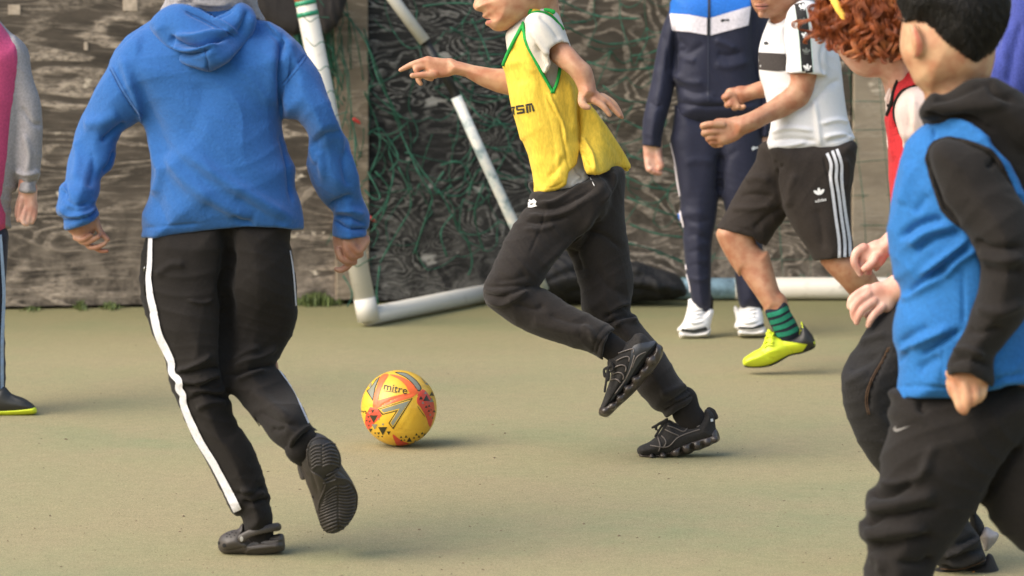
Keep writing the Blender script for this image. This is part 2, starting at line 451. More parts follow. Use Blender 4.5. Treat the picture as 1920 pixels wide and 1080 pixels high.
# ------------------------------------------------------------------ ground
def ground_material():
    m, nt, b = newmat('painted court surface')
    tc = N(nt, 'ShaderNodeTexCoord')
    def noise(sc, st=(1, 1, 1), det=4, rough=.55):
        mp = N(nt, 'ShaderNodeMapping'); mp.inputs['Scale'].default_value = st; L(nt, tc.outputs['Object'], mp.inputs[0])
        n = N(nt, 'ShaderNodeTexNoise', Scale=sc, Detail=det, Roughness=rough); L(nt, mp.outputs[0], n.inputs[0]); return n.outputs[0]
    a = ramp(nt, noise(1.1, (.6, 1, 1), 5), [(.32, (.312, .268, .152)), (.52, (.285, .262, .146)), (.72, (.232, .244, .134))])
    c1 = mixc(nt, ramp(nt, noise(3.2, (1, 1, 1), 5, .65), [(.40, (0,)*3), (.66, (.75,)*3)]).outputs[0], a.outputs[0], (.315, .262, .155))
    c2 = mixc(nt, ramp(nt, noise(420, (1, 1, 1), 3, .8), [(.38, (0,)*3), (.62, (1,)*3)]).outputs[0], (.66, .66, .66), (1.30, 1.30, 1.27))
    c3 = mixc(nt, 1.0, c1, c2, 'MULTIPLY')
    c4 = mixc(nt, ramp(nt, noise(9, (1, 1, 1), 6, .75), [(.60, (0,)*3), (.78, (.5,)*3)]).outputs[0], c3, (.21, .195, .115))
    c4 = mixc(nt, 1.0, c4, ramp(nt, noise(26, (1, 1, 1), 5, .75), [(.36, (.93,)*3), (.64, (1.06,)*3)]).outputs[0], 'MULTIPLY')
    c4 = mixc(nt, 1.0, c4, ramp(nt, noise(150, (1, .6, 1), 3, .8), [(.36, (.84,)*3), (.64, (1.14,)*3)]).outputs[0], 'MULTIPLY')
    # darker and greener towards the foot of the wall
    sx = N(nt, 'ShaderNodeSeparateXYZ'); L(nt, tc.outputs['Object'], sx.inputs[0])
    ad = N(nt, 'ShaderNodeMath', operation='ADD'); L(nt, sx.outputs[1], ad.inputs[0])
    nm = N(nt, 'ShaderNodeMath', operation='MULTIPLY'); L(nt, noise(3), nm.inputs[0]); nm.inputs[1].default_value = .5; L(nt, nm.outputs[0], ad.inputs[1])
    mr = N(nt, 'ShaderNodeMapRange'); mr.inputs[1].default_value = 10.4; mr.inputs[2].default_value = 12.2; mr.inputs[4].default_value = .75; L(nt, ad.outputs[0], mr.inputs[0])
    c5 = mixc(nt, mr.outputs[0], c4, (.15, .145, .062))
    L(nt, c5, b.inputs['Base Color'])
    b.inputs['Roughness'].default_value = .93; b.inputs['Specular IOR Level'].default_value = .15
    bp = N(nt, 'ShaderNodeBump', Strength=.5, Distance=.003); L(nt, noise(260, (1, 1, 1), 4, .7), bp.inputs['Height']); L(nt, bp.outputs[0], b.inputs['Normal'])
    return m
GX = 60
mesh_obj('ground', [(-GX, -30, 0), (GX, -30, 0), (GX, 90, 0), (-GX, 90, 0)], [(0, 1, 2, 3)], ground_material(), smooth=False)['kind'] = 'structure'

# ------------------------------------------------------------------ plywood wall
def ply_material(name, dark, pale, amount, freq, seed, patch=.5, mid=None, st=(1.2, 1, 4.8), grain=.75):
    m, nt, b = newmat(name)
    tc = N(nt, 'ShaderNodeTexCoord')
    def noise(sc, st, det=3, rough=.5, dist=0.0):
        mp = N(nt, 'ShaderNodeMapping'); mp.inputs['Scale'].default_value = st; mp.inputs['Location'].default_value = (seed, seed*.7, seed*1.3)
        L(nt, tc.outputs['Object'], mp.inputs[0])
        n = N(nt, 'ShaderNodeTexNoise', Scale=sc, Detail=det, Roughness=rough, Distortion=dist); L(nt, mp.outputs[0], n.inputs[0]); return n.outputs[0]
    base = noise(1.0, st, 2.4, .45, .5)
    mu = N(nt, 'ShaderNodeMath', operation='MULTIPLY'); L(nt, base, mu.inputs[0]); mu.inputs[1].default_value = freq*1.45
    fine = noise(1.0, (7, 1, 75), 4, .65); mf = N(nt, 'ShaderNodeMath', operation='MULTIPLY'); L(nt, fine, mf.inputs[0]); mf.inputs[1].default_value = 2.6
    su = N(nt, 'ShaderNodeMath', operation='ADD'); L(nt, mu.outputs[0], su.inputs[0]); L(nt, mf.outputs[0], su.inputs[1])
    si = N(nt, 'ShaderNodeMath', operation='SINE'); L(nt, su.outputs[0], si.inputs[0])
    mr = N(nt, 'ShaderNodeMapRange'); L(nt, si.outputs[0], mr.inputs[0]); mr.inputs[1].default_value = -1; mr.inputs[2].default_value = 1
    rings = ramp(nt, mr.outputs[0], [(.55, (0,)*3), (.84, (1,)*3)])
    wear = ramp(nt, noise(2.3, (1, 1, 2.4), 5, .62), [(.5-patch*.10, (.03,)*3), (.5+.12, (1,)*3)])
    f = mixc(nt, 1.0, rings.outputs[0], wear.outputs[0], 'MULTIPLY')
    grit = ramp(nt, noise(34, (1, 1, 3.0), 5, .8), [(.40, (.10,)*3), (.58, (1.0,)*3)])
    f2 = mixc(nt, 1.0, f, grit.outputs[0], 'MULTIPLY')
    # straight fine grain, bent along the figure of the veneer
    cb_ = N(nt, 'ShaderNodeCombineXYZ'); sp_ = N(nt, 'ShaderNodeSeparateXYZ'); L(nt, tc.outputs['Object'], sp_.inputs[0])
    w1 = N(nt, 'ShaderNodeMath', operation='MULTIPLY_ADD'); L(nt, base, w1.inputs[0]); w1.inputs[1].default_value = .22; L(nt, sp_.outputs[2], w1.inputs[2])
    L(nt, sp_.outputs[0], cb_.inputs[0]); L(nt, w1.outputs[0], cb_.inputs[2])
    mp2 = N(nt, 'ShaderNodeMapping'); mp2.inputs['Scale'].default_value = (4.0, 1, 62); mp2.inputs['Location'].default_value = (seed, 0, seed); L(nt, cb_.outputs[0], mp2.inputs[0])
    gr = N(nt, 'ShaderNodeTexNoise', Scale=1.0, Detail=5, Roughness=.72); L(nt, mp2.outputs[0], gr.inputs[0])
    g1 = ramp(nt, gr.outputs[0], [(.50, (0,)*3), (.68, (1,)*3)])
    wear2 = ramp(nt, noise(3.1, (1, 1, 2.0), 4, .6), [(.40, (.10,)*3), (.62, (1.0,)*3)])
    g2 = mixc(nt, 1.0, g1.outputs[0], wear2.outputs[0], 'MULTIPLY')
    gm = N(nt, 'ShaderNodeMath', operation='MULTIPLY'); L(nt, g2, gm.inputs[0]); gm.inputs[1].default_value = grain
    f2 = mixc(nt, 1.0, f2, gm.outputs[0], 'ADD')
    fm = N(nt, 'ShaderNodeMath', operation='MULTIPLY'); fm.use_clamp = True; L(nt, f2, fm.inputs[0]); fm.inputs[1].default_value = amount
    md = mid or tuple((a*.86+c*.14) for a, c in zip(dark, pale))
    d = mixc(nt, ramp(nt, noise(4, (1, 1, 3), 6, .7), [(.35, (0,)*3), (.65, (1,)*3)]).outputs[0], dark, md)
    c = mixc(nt, fm.outputs[0], d, pale)
    # paint flakes that have come off
    fl = ramp(nt, noise(7, (1, 1, 1.6), 4, .55), [(.665, (0,)*3), (.70, (1,)*3)])
    c = mixc(nt, fl.outputs[0], c, tuple(min(.6, q*1.25) for q in pale))
    # splashed foot of the sheet
    sx = N(nt, 'ShaderNodeSeparateXYZ'); L(nt, tc.outputs['Object'], sx.inputs[0])
    m2 = N(nt, 'ShaderNodeMapRange'); L(nt, sx.outputs[2], m2.inputs[0]); m2.inputs[1].default_value = .0; m2.inputs[2].default_value = .45; m2.inputs[3].default_value = .5; m2.inputs[4].default_value = 0
    sp = mixc(nt, 1.0, ramp(nt, noise(13, (1, 1, 1), 5, .7), [(.42, (0,)*3), (.6, (1,)*3)]).outputs[0], (1, 1, 1), 'MULTIPLY')
    m3 = N(nt, 'ShaderNodeMath', operation='MULTIPLY'); L(nt, sp, m3.inputs[0]); L(nt, m2.outputs[0], m3.inputs[1])
    c = mixc(nt, m3.outputs[0], c, tuple(q*.8 for q in pale))
    L(nt, c, b.inputs['Base Color']); b.inputs['Roughness'].default_value = .8; b.inputs['Specular IOR Level'].default_value = .3
    bp = N(nt, 'ShaderNodeBump', Strength=.7, Distance=.004); L(nt, f2, bp.inputs['Height']); L(nt, bp.outputs[0], b.inputs['Normal'])
    return m
W0 = G(0, 580); W1 = G(1640, 551)
wdir = (W1-W0)[:2]; wdir /= np.linalg.norm(wdir); wn = np.array([wdir[1], -wdir[0]])   # towards the camera
def wall_pt(s_, z, out=0.0): q = W0[:2]+wdir*s_+wn*out; return (q[0], q[1], z)
def wall_s(px, py=560):       # distance along the wall of a pixel column
    r = FW+RT*((px-960)/F)+UP*((540-py)/F)
    A = np.array([[r[0], -wdir[0]], [r[1], -wdir[1]]]); return np.linalg.solve(A, W0[:2])[1]
def wall_Y(px): return (W0[:2]+wdir*wall_s(px))[1]
wall = thing('plywood_wall', (*W0[:2], 0), 'tall weathered plywood hoarding with peeling dark paint behind the players', 'wall')
def board(s0, s1, z0, z1, t, mat, name, out=0.0, bev=.004):
    V = []; 
    for (a, z, o) in ((s0+bev, z0, out+t), (s1-bev, z0, out+t), (s1-bev, z1, out+t), (s0+bev, z1, out+t),
                      (s0, z0, out+t-bev), (s1, z0, out+t-bev), (s1, z1, out+t-bev), (s0, z1, out+t-bev),
                      (s0, z0, out), (s1, z0, out), (s1, z1, out), (s0, z1, out)): V.append(wall_pt(a, z, o))
    Fc = [(0, 1, 2, 3), (0, 4, 5, 1), (1, 5, 6, 2), (2, 6, 7, 3), (3, 7, 4, 0), (4, 8, 9, 5), (5, 9, 10, 6), (6, 10, 11, 7), (7, 11, 8, 4), (11, 10, 9, 8)]
    return mesh_obj(name, V, Fc, mat, wall, smooth=False)
PLYS = [(-2600, ply_material('ply brown', (.030, .024, .018), (.56, .46, .36), 1.0, 46, 3.1, 1.2, (.075, .06, .045))),
        (-700, ply_material('ply brown two', (.032, .026, .02), (.50, .41, .32), 1.0, 44, 9.4, 1.0, (.085, .068, .052))),
        (655, None),
        (1004, ply_material('ply swirl', (.045, .036, .026), (.50, .41, .32), 1.0, 74, 21.7, 1.6, (.08, .064, .048), (2.2, 1, 4.6), .35)),
        (1592, ply_material('ply tan', (.22, .175, .125), (.46, .39, .30), .8, 22, 5.5, 1.1, (.33, .27, .195), grain=.8)),
        (2900, ply_material('ply brown three', (.034, .027, .02), (.3, .24, .18), .8, 40, 33., .7)), (4600, None)]
black_ply = ply_material('ply black', (.008, .008, .008), (.24, .23, .21), 1.0, 84, 14.2, 1.3, (.018, .017, .016), (3.6, 1, 6.5), .35)
WALLH = 2.9
for i in range(len(PLYS)-1):
    s0, s1 = wall_s(PLYS[i][0]), wall_s(PLYS[i+1][0])
    mt = PLYS[i][1] or black_ply
    o = board(s0+.003, s1-.003, .012, WALLH, .018, mt, 'plywood_panel', out=(.0, .003, .001, -.004, .005, 0)[i])
back = board(wall_s(-2600), wall_s(4600), .0, WALLH-.02, .03, plain('dark timber', (.03, .025, .02), .9), 'backing_frame', out=-.05)
batt = ply_material('batten wood', (.13, .10, .072), (.44, .36, .27), .9, 60, 2.2, 1.0, (.2, .16, .11))
board(wall_s(628), wall_s(690), .02, WALLH, .028, batt, 'batten', out=.02)
# square pale patches of fixings and filler
pm = plain('pale filler', (.42, .34, .26), .8, var=.3, sc=60)
for (x, y, w_, h_) in ((250, 9, 27, 22), (35, 18, 22, 18), (167, 86, 7, 15), (653, 77, 22, 22), (1543, 22, 22, 20), (1566, 20, 12, 12)):
    c = P(x, y, wall_Y(x)); s0 = wall_s(x); hw = w_*.5/505; z = c[2]
    board(s0-hw, s0+hw, z-h_*.5/505, z+h_*.5/505, .0025, pm, 'filler_patch', out=.0225, bev=.001)

# ------------------------------------------------------------------ goal frame
def goal_paint():
    m, nt, b = newmat('chipped white goal paint')
    tc = N(nt, 'ShaderNodeTexCoord')
    n = N(nt, 'ShaderNodeTexNoise', Scale=14, Detail=6, Roughness=.72); L(nt, tc.outputs['Object'], n.inputs[0])
    n2 = N(nt, 'ShaderNodeTexNoise', Scale=3, Detail=3); L(nt, tc.outputs['Object'], n2.inputs[0])
    c = mixc(nt, n2.outputs[0], (.62, .60, .55), (.52, .49, .42))
    c = mixc(nt, ramp(nt, n.outputs[0], [(.58, (0,)*3), (.72, (.8,)*3)]).outputs[0], c, (.25, .22, .17))
    L(nt, c, b.inputs['Base Color']); b.inputs['Roughness'].default_value = .5
    bp = N(nt, 'ShaderNodeBump', Strength=.4, Distance=.002); L(nt, n.outputs[0], bp.inputs['Height']); L(nt, bp.outputs[0], b.inputs['Normal'])
    return m
gwhite = goal_paint()
def worn_paint():
    m, nt, b = newmat('worn white paint over steel')
    tc = N(nt, 'ShaderNodeTexCoord')
    n = N(nt, 'ShaderNodeTexNoise', Scale=22, Detail=6, Roughness=.7); L(nt, tc.outputs['Object'], n.inputs[0])
    r = ramp(nt, n.outputs[0], [(.40, (.62, .60, .54)), (.52, (.46, .50, .48)), (.62, (.20, .26, .26))])
    L(nt, r.outputs[0], b.inputs['Base Color']); b.inputs['Roughness'].default_value = .5
    return m
worn = worn_paint(); blackpipe = plain('black sleeve rubber', (.012, .012, .012), .5)
bluepaint = plain('pale blue rubbed paint', (.30, .42, .46), .5, var=.5, sc=25)
gc = G(690, 612); gd = wall_Y(900)-.35
goal = thing('football_goal', (gc[0], gc[1], 0), 'white tubular training goal with torn green net against the hoarding', 'goal')
def pipe(pts, r, mat, name, ns=20, parent=None):
    v, f = tube_mesh(np.array(pts), r, ns); return mesh_obj(name, v, f, mat, parent or goal)
r_ = .036
A0 = gc+np.array([0, 0, .038]); A1 = P(572, 0, gc[1]+.02); dA = (A1-A0)
pipe([A0, A0+dA*.5, A0+dA*1.25], r_, gwhite, 'upright_post')
Bk = G(1010, 548); Bk[2] = .036; Bk[1] -= .0
pipe([A0+np.array([.0, .0, -.003]), (A0+Bk)/2, Bk], .033, gwhite, 'side_ground_bar')
# collar where post and bar meet
pipe([A0+np.array([0, 0, -.006])-dA*.01, A0+dA*.055], .0385, gwhite, 'corner_sleeve')
Yb = gc[1]+.35
S0 = P(728, -14, Yb); S1 = P(797, 78, Yb+.0)
pipe([P(690, -64, Yb), S0, S1], .021, gwhite, 'brace_upper_tube')
pipe([P(790, 66, Yb+.01), P(862, 190, Yb+.01)], .0165, blackpipe, 'brace_joint')
pipe([P(855, 182, Yb), P(912, 308, Yb), P(968, 430, Yb), P(1020, 544, Yb+.05)], .0195, worn, 'brace_lower_tube')
# rear ground bar
R0 = G(1270, 560); R1 = G(2300, 553)
YR = R0[1]-.06
def rb(px, z=.045): q = G(px, 556); return np.array([q[0]*YR/q[1], YR, z])
pipe([rb(1010), rb(1380)], .040, bluepaint, 'rear_bar_end'); pipe([rb(1378), rb(1700), rb(2200), rb(2700)], .042, gwhite, 'rear_ground_bar')
pipe([rb(2690), P(2400, -400, gc[1]+.3)], .036, gwhite, 'upright_post')
# tape rings and clips on the post
gtape = plain('green tape', (.02, .25, .13), .5); rtape = plain('red plastic', (.45, .03, .02), .45)
for t_ in (0.955, .99): pipe([A0+dA*(t_-.006), A0+dA*(t_+.008)], .0372, gtape, 'tape')
pipe([A0+dA*1.0, A0+dA*1.03], .0374, plain('orange tape', (.6, .16, .07), .5), 'tape')
for (x, y) in ((667, 226), (696, 410)):
    bd = Body(wall_Y(x)-.09, .003); bd.tube([(x-3, y-2, 0, 4), (x+4, y+2, 0, 3.4), (x+8, y+6, 0, 2)], .002)
    part('net_clip', bd, rtape, goal, surf=False)

# net: knotted green cord hanging from the frame
gnet = plain('green net cord', (.010, .078, .046), .75, var=.4, sc=60)
strands = []
z3 = Z(540, 0, 1.743)
hand = [
 z3((150, 0), (200, 60), (245, 120), (290, 220), (335, 340), (380, 460), (430, 570), (470, 640), (455, 700), (410, 830)),
 z3((235, 30), (262, 150), (300, 270), (345, 350), (372, 420)),
 z3((400, 500), (452, 575), (505, 640), (540, 710), (580, 770), (602, 850), (590, 900)),
 z3((270, 720), (320, 660), (345, 560), (330, 480), (380, 430)),
 z3((360, 545), (392, 610), (400, 680), (350, 770), (300, 860)),
 z3((440, 130), (500, 190), (560, 270), (620, 310), (732, 318)),
 z3((470, 180), (600, 215), (700, 218)), z3((500, 240), (560, 300), (640, 390), (732, 408)),
 z3((580, 380), (650, 410), (700, 405)), z3((620, 460), (680, 490), (732, 495)),
 z3((640, 540), (690, 565), (732, 578)), z3((440, 20), (560, 10), (732, 30)), z3((530, 90), (620, 130), (720, 110)),
 z3((600, 60), (640, 140), (660, 200)), z3((260, 440), (300, 420), (340, 470), (360, 520), (330, 560)),
 z3((285, 560), (330, 620), (310, 700), (270, 760)), z3((510, 560), (480, 620), (560, 640), (600, 590), (560, 530), (500, 540)),
 z3((250, 300), (290, 400), (300, 480), (270, 560)), z3((540, 700), (500, 760), (520, 840)), z3((640, 600), (610, 700), (640, 820)),
 z3((110, 40), (160, 55), (200, 45)), z3((100, 120), (140, 200), (180, 300)), z3((145, 30), (150, 160), (160, 250), (185, 330)),
 z3((210, 380), (220, 480), (215, 600), (235, 720), (215, 900), (225, 1040)), z3((180, 900), (210, 960), (190, 1020), (230, 1060)),
 z3((300, 870), (290, 960), (300, 1010)), z3((590, 640), (620, 560), (690, 520)), z3((250, 620), (280, 650), (300, 640), (260, 560)),
 [(1050, 0), (1120, 30), (1200, 35)], [(1060, 50), (1120, 78), (1160, 82), (1230, 68)], [(1100, 115), (1160, 132), (1240, 122)],
 [(1130, 160), (1170, 188), (1240, 192)], [(1170, 225), (1200, 240), (1215, 248)], [(1176, 290), (1230, 310), (1280, 328)],
 [(1170, 330), (1225, 352), (1300, 362)], [(1175, 370), (1250, 400), (1290, 408)], [(1180, 420), (1230, 438), (1280, 445)],
 [(1175, 455), (1230, 470), (1280, 490)], [(1170, 500), (1240, 520), (1300, 520)], [(1010, 85), (1040, 50), (1100, 40)],
 [(1185, 105), (1230, 95), (1262, 60)], [(1260, 150), (1230, 130), (1190, 130)], [(920, 552), (980, 535), (1080, 532), (1190, 536), (1290, 525)],
]
for h_ in hand: strands.append((h_, .0031))
rr = random.Random(5)
for i in range(26):            # gathered bundle beside the post
    x = 548+rr.uniform(-12, 20)
    strands.append(([(x, -30), (x+rr.uniform(-6, 8), 20), (560+rr.uniform(-9, 9), 62+rr.uniform(-6, 6)), (568+rr.uniform(-10, 8), 110+rr.uniform(-30, 30))], .0028))
for i in range(14):
    x = 600+rr.uniform(-14, 70); y = rr.uniform(-20, 60)
    strands.append(([(x, y), (x+rr.uniform(-12, 16), y+70), (x+rr.uniform(-8, 24), y+140), (x+rr.uniform(0, 34), y+rr.uniform(180, 330))], .0022))
for i in range(6):            # slack meshes across the frame
    x = rr.uniform(700, 1250); y = rr.uniform(-20, 520); l = rr.uniform(60, 150)
    strands.append(([(x, y), (x+l*.35, y+rr.uniform(8, 30)), (x+l*.7, y+rr.uniform(0, 30)), (x+l, y+rr.uniform(-25, 25))], .0019))
for i in range(4):
    x = rr.uniform(695, 1000); y = rr.uniform(100, 420); l = rr.uniform(50, 120)
    strands.append(([(x, y), (x+rr.uniform(-25, 25), y+l*.4), (x+rr.uniform(-30, 30), y+l*.8), (x+rr.uniform(-40, 40), y+l)], .002))
# slack knotted meshes: a warped lattice with torn gaps
rn = random.Random(17); gw, gh_, sp = 13, 12, 47; node = {}
for i in range(gw):
    for j in range(gh_): node[i, j] = (690+i*sp+rn.gauss(0, 13)+9*math.sin(j*1.1+i*.4)+j*1.5, -40+j*sp+rn.gauss(0, 11)+14*math.sin(i*.9))
for (i, j), p_ in node.items():
    for (di, dj) in ((1, 0), (0, 1)):
        if (i+di, j+dj) in node and rn.random() > .26:
            q_ = node[i+di, j+dj]; sg = rn.uniform(3, 16) if di else rn.uniform(-3, 5); sx_ = rn.uniform(-9, 9) if dj else 0
            strands.append(([p_, (p_[0]*.68+q_[0]*.32+sx_, p_[1]*.68+q_[1]*.32+sg), (p_[0]*.32+q_[0]*.68+sx_*.7, p_[1]*.32+q_[1]*.68+sg), q_], rn.uniform(.0015, .0023)))
for k_ in range(16):
    x = rn.uniform(605, 690); y = rn.uniform(0, 480)
    strands.append(([(x, y), (x+rn.uniform(-12, 14), y+30), (x+rn.uniform(-14, 18), y+70), (x+rn.uniform(-10, 24), y+rn.uniform(90, 130))], .0018))
# loops tied round the leaning post
for k_ in range(12):
    t_ = .2+k_*.075; cx_ = 690-118*t_; cy_ = 612-612*t_
    strands.append(([(cx_-14, cy_-6), (cx_+2, cy_+10), (cx_+18, cy_+2), (cx_+40, cy_+rn.uniform(-10, 30))], -.0017))
# tidy square meshes at the right
for k_ in range(8):
    x = 1380+k_*52
    strands.append(([(x, -20), (x+8+rr.uniform(-4, 4), 130), (x+18, 270), (x+30+rr.uniform(-5, 5), 400), (x+36, 520)], .0014))
for k_ in range(9):
    y = 10+k_*58
    strands.append(([(1340, y+10), (1450, y+rr.uniform(0, 16)), (1560, y+8+rr.uniform(-6, 6)), (1680, y+rr.uniform(-6, 10)), (1800, y+6)], .0013))
for k_ in range(7):   # loops round the rear bar
    x = 1395+k_*55; strands.append(([(x, 515), (x+12, 532), (x+28, 536), (x+44, 528), (x+52, 512)], .0018))
pr = []
for pts, rad in strands:
    q = crom(np.array([p[:2] for p in pts], float), 6)
    if rad < 0:
        pr.append(tube_mesh([P(a[0], a[1], gc[1]-.045+(.03 if i_ > len(q)*.7 else 0)) for i_, a in enumerate(q)], -rad, 5)); continue
    Ys = [wall_Y(a[0])-.07-.05*math.sin(a[0]*.021+a[1]*.017+pts[0][0]) - (.02 if rad > .0024 else 0) for a in q]
    pr.append(tube_mesh([P(a[0], a[1], y_) for a, y_ in zip(q, Ys)], rad*(1+.3*np.sin(np.arange(len(q))*1.3)), 5))
v, f = join(pr); net = mesh_obj('net', v, f, gnet, goal)
tag(net, 'torn dark green netting hanging in loose loops', kind='stuff')

# black sheeting slumped at the foot of the wall
bd = Body(wall_Y(1150)-.24, .009)
bd.blob([(980, 520), (1030, 480), (1075, 470), (1120, 490), (1160, 500), (1190, 490), (1225, 502), (1262, 512), (1284, 535), (1282, 556), (1200, 566), (1080, 566), (1000, 560)], .13, .0)
part('black_tarpaulin', bd, fabric('black sheeting', (.010, .010, .011), .65, fuzz=.05, bump=.5), None,
     strokes=[([(1020, 530), (1080, 505), (1130, 512)], 7, -14), ([(1140, 540), (1200, 515), (1270, 530)], 6, -12), ([(1060, 550), (1150, 540), (1250, 552)], 5, -10), ([(1180, 500), (1220, 520), (1240, 545)], 6, 10)], wr=[(9, 40, 70, 20, 1.1), (6, 90, -60, 20, 2.3)], surf=False)
tarp = bpy.data.objects['black_tarpaulin']; tag(tarp, 'slumped black sheeting heaped under the net behind the yellow bib player', 'tarpaulin')
# dark coat of sheeting hanging behind the left post
bd = Body(wall_Y(520)-.12, .008)
bd.blob([(470, -60), (640, -60), (648, 0), (636, 40), (612, 62), (585, 40), (560, 64), (528, 60), (500, 40), (478, 10)], .05, 0, .7)
part('hanging_sheet', bd, fabric('charcoal sheeting', (.022, .019, .019), .8, fuzz=.1), None, wr=[(9, 80, 12, 20, .4)], surf=False)
tag(bpy.data.objects['hanging_sheet'], 'dark sheet hanging on the hoarding just left of the goal post', 'sheet')

# ------------------------------------------------------------------ weeds, grit
def leaf_mat():
    return plain('weed leaf', (.09, .12, .03), .7, var=.5, sc=30)
def weeds():
    parts = []
    for (cx, cy, wd, n, hh) in ((590, 583, 42, 420, .05), (150, 580, 10, 60, .04), (205, 581, 16, 90, .03), (330, 583, 30, 60, .02), (60, 580, 20, 40, .02)):
        for i in range(n):
            x = cx+rr.gauss(0, wd*.5); s0 = wall_s(x); out = abs(rr.gauss(.03, .035))+.02
            b0 = np.array(wall_pt(s0, 0, out)); hz = hh*rr.uniform(.3, 1.1)*math.exp(-((x-cx)/wd)**2*.6)
            a = rr.uniform(0, 6.28); d = np.array([math.cos(a), math.sin(a), 0])*rr.uniform(.004, .012); wd_ = np.array([-d[1], d[0], 0])*.45
            parts.append(([b0-wd_*.4, b0+wd_*.4, b0+wd_+d*.6+np.array([0, 0, hz*.6]), b0+d*1.5+np.array([0, 0, hz]), b0-wd_+d*.5+np.array([0, 0, hz*.55])], [(0, 1, 2, 3, 4)]))
    v, f = join(parts); o = mesh_obj('weeds', v, f, leaf_mat(), None, smooth=False)
    tag(o, 'low green weeds and moss growing along the foot of the hoarding', 'weeds', kind='stuff')
weeds()
def grit():
    parts = []
    for i in range(520):
        px = rr.uniform(-60, 1980); py = 600+(rr.random()**.6)*500
        c = G(px, py); s = rr.uniform(.0008, .0022)*(1.8 if rr.random() < .06 else 1)
        a = rr.uniform(0, 3.1); e = rr.uniform(1, 2.4)
        V = []
        for (x, y, z) in ((1, 0, 0), (0, 1, 0), (-1, 0, 0), (0, -1, 0), (0, 0, .8), (0, 0, -.3)):
            x *= s*e; y *= s; V.append(c+np.array([x*math.cos(a)-y*math.sin(a), x*math.sin(a)+y*math.cos(a), z*s+s*.2]))
        parts.append((V, [(0, 1, 4), (1, 2, 4), (2, 3, 4), (3, 0, 4), (1, 0, 5), (2, 1, 5), (3, 2, 5), (0, 3, 5)]))
    v, f = join(parts); o = mesh_obj('grit', v, f, plain('brown grit', (.16, .11, .07), .9, var=.6, sc=3), None, smooth=False)
    tag(o, 'scattered brown specks and grit on the court surface', 'grit', kind='stuff')
grit()
# ------------------------------------------------------------------ people: shared pieces
def body_mesh(parent, mat, bodies, name='body'):
    VV, FF = [], []; off = 0
    for b in bodies:
        V, Q = b.mesh(2); VV.append(V); FF.append(Q+off); off += len(V)
    V = np.concatenate(VV); Q = np.concatenate(FF)
    o = mesh_obj(name, V, Q, mat, parent); return o, Surf(V, Q)
def tri(a, b): return a+b
def trefoil(surf, cx, cy, s, ang, mat, parent, name='trefoil_logo', bars=True):
    ca, sa = math.cos(math.radians(ang)), math.sin(math.radians(ang)); V = []; Fc = []; 
    def add(poly):
        n0 = len(V)
        for x, y in poly:
            h = surf.hit(cx+(x*ca-y*sa)*s, cy+(x*sa+y*ca)*s, .0022)
            if h is None: return
            V.append(h)
        if len(V)-n0 == len(poly): Fc.append(tuple(range(n0, len(V))))
    def leaf(a, l, w_):
        a = math.radians(a); q = []
        for i in range(10):
            t = i/9*math.pi; q.append((math.sin(t)*w_, -l*(.5-.5*math.cos(t))))
        q += [(-x, y) for x, y in q[::-1][1:-1]]
        return [(x*math.cos(a)-y*math.sin(a), x*math.sin(a)+y*math.cos(a)+.15) for x, y in q]
    for a in (0, 48, -48): add(leaf(a, 1.05, .24))
    if bars:
        for k in range(2):
            y = .18+k*.16; add([(-.55+.1*k, y), (.55-.1*k, y), (.5-.1*k, y+.09), (-.5+.1*k, y+.09)])
    if Fc: return mesh_obj(name, V, Fc, mat, parent, smooth=False)
SW = [(-1, -.05), (-.9, .3), (-.6, .42), (-.2, .3), (1.1, -.35), (-.3, .02), (-.62, .05), (-.72, -.1), (-.6, -.4)]
def swoosh(surf, cx, cy, s, mat, parent, ang=0, name='tick_logo'):
    ca, sa = math.cos(math.radians(ang)), math.sin(math.radians(ang))
    return decal(surf, [(cx+(x*ca-y*sa)*s, cy+(x*sa+y*ca)*s) for x, y in SW], name, mat, parent, .0018, step=2)

blackcloth = fabric('black jersey', (.0092, .0070, .0058), .85, fuzz=.12, bump=.3)
stripe_w = fabric('white stripe tape', (.62, .62, .66), .7, var=.05, fuzz=.1)
printw = plain('white print', (.72, .72, .72), .6, var=.03, bump=0)
foam = plain('dark grey foam clog', (.050, .042, .037), .5, var=.12, sc=25, bump=.3)
foam_sole = plain('worn black foam sole', (.022, .019, .017), .55, var=.4, sc=18, bump=.5)
T1 = Z(80, 0, 3); T2 = Z(80, 240, 3); T3 = Z(200, 560, 3.6923); T4 = Z(360, 780, 4)

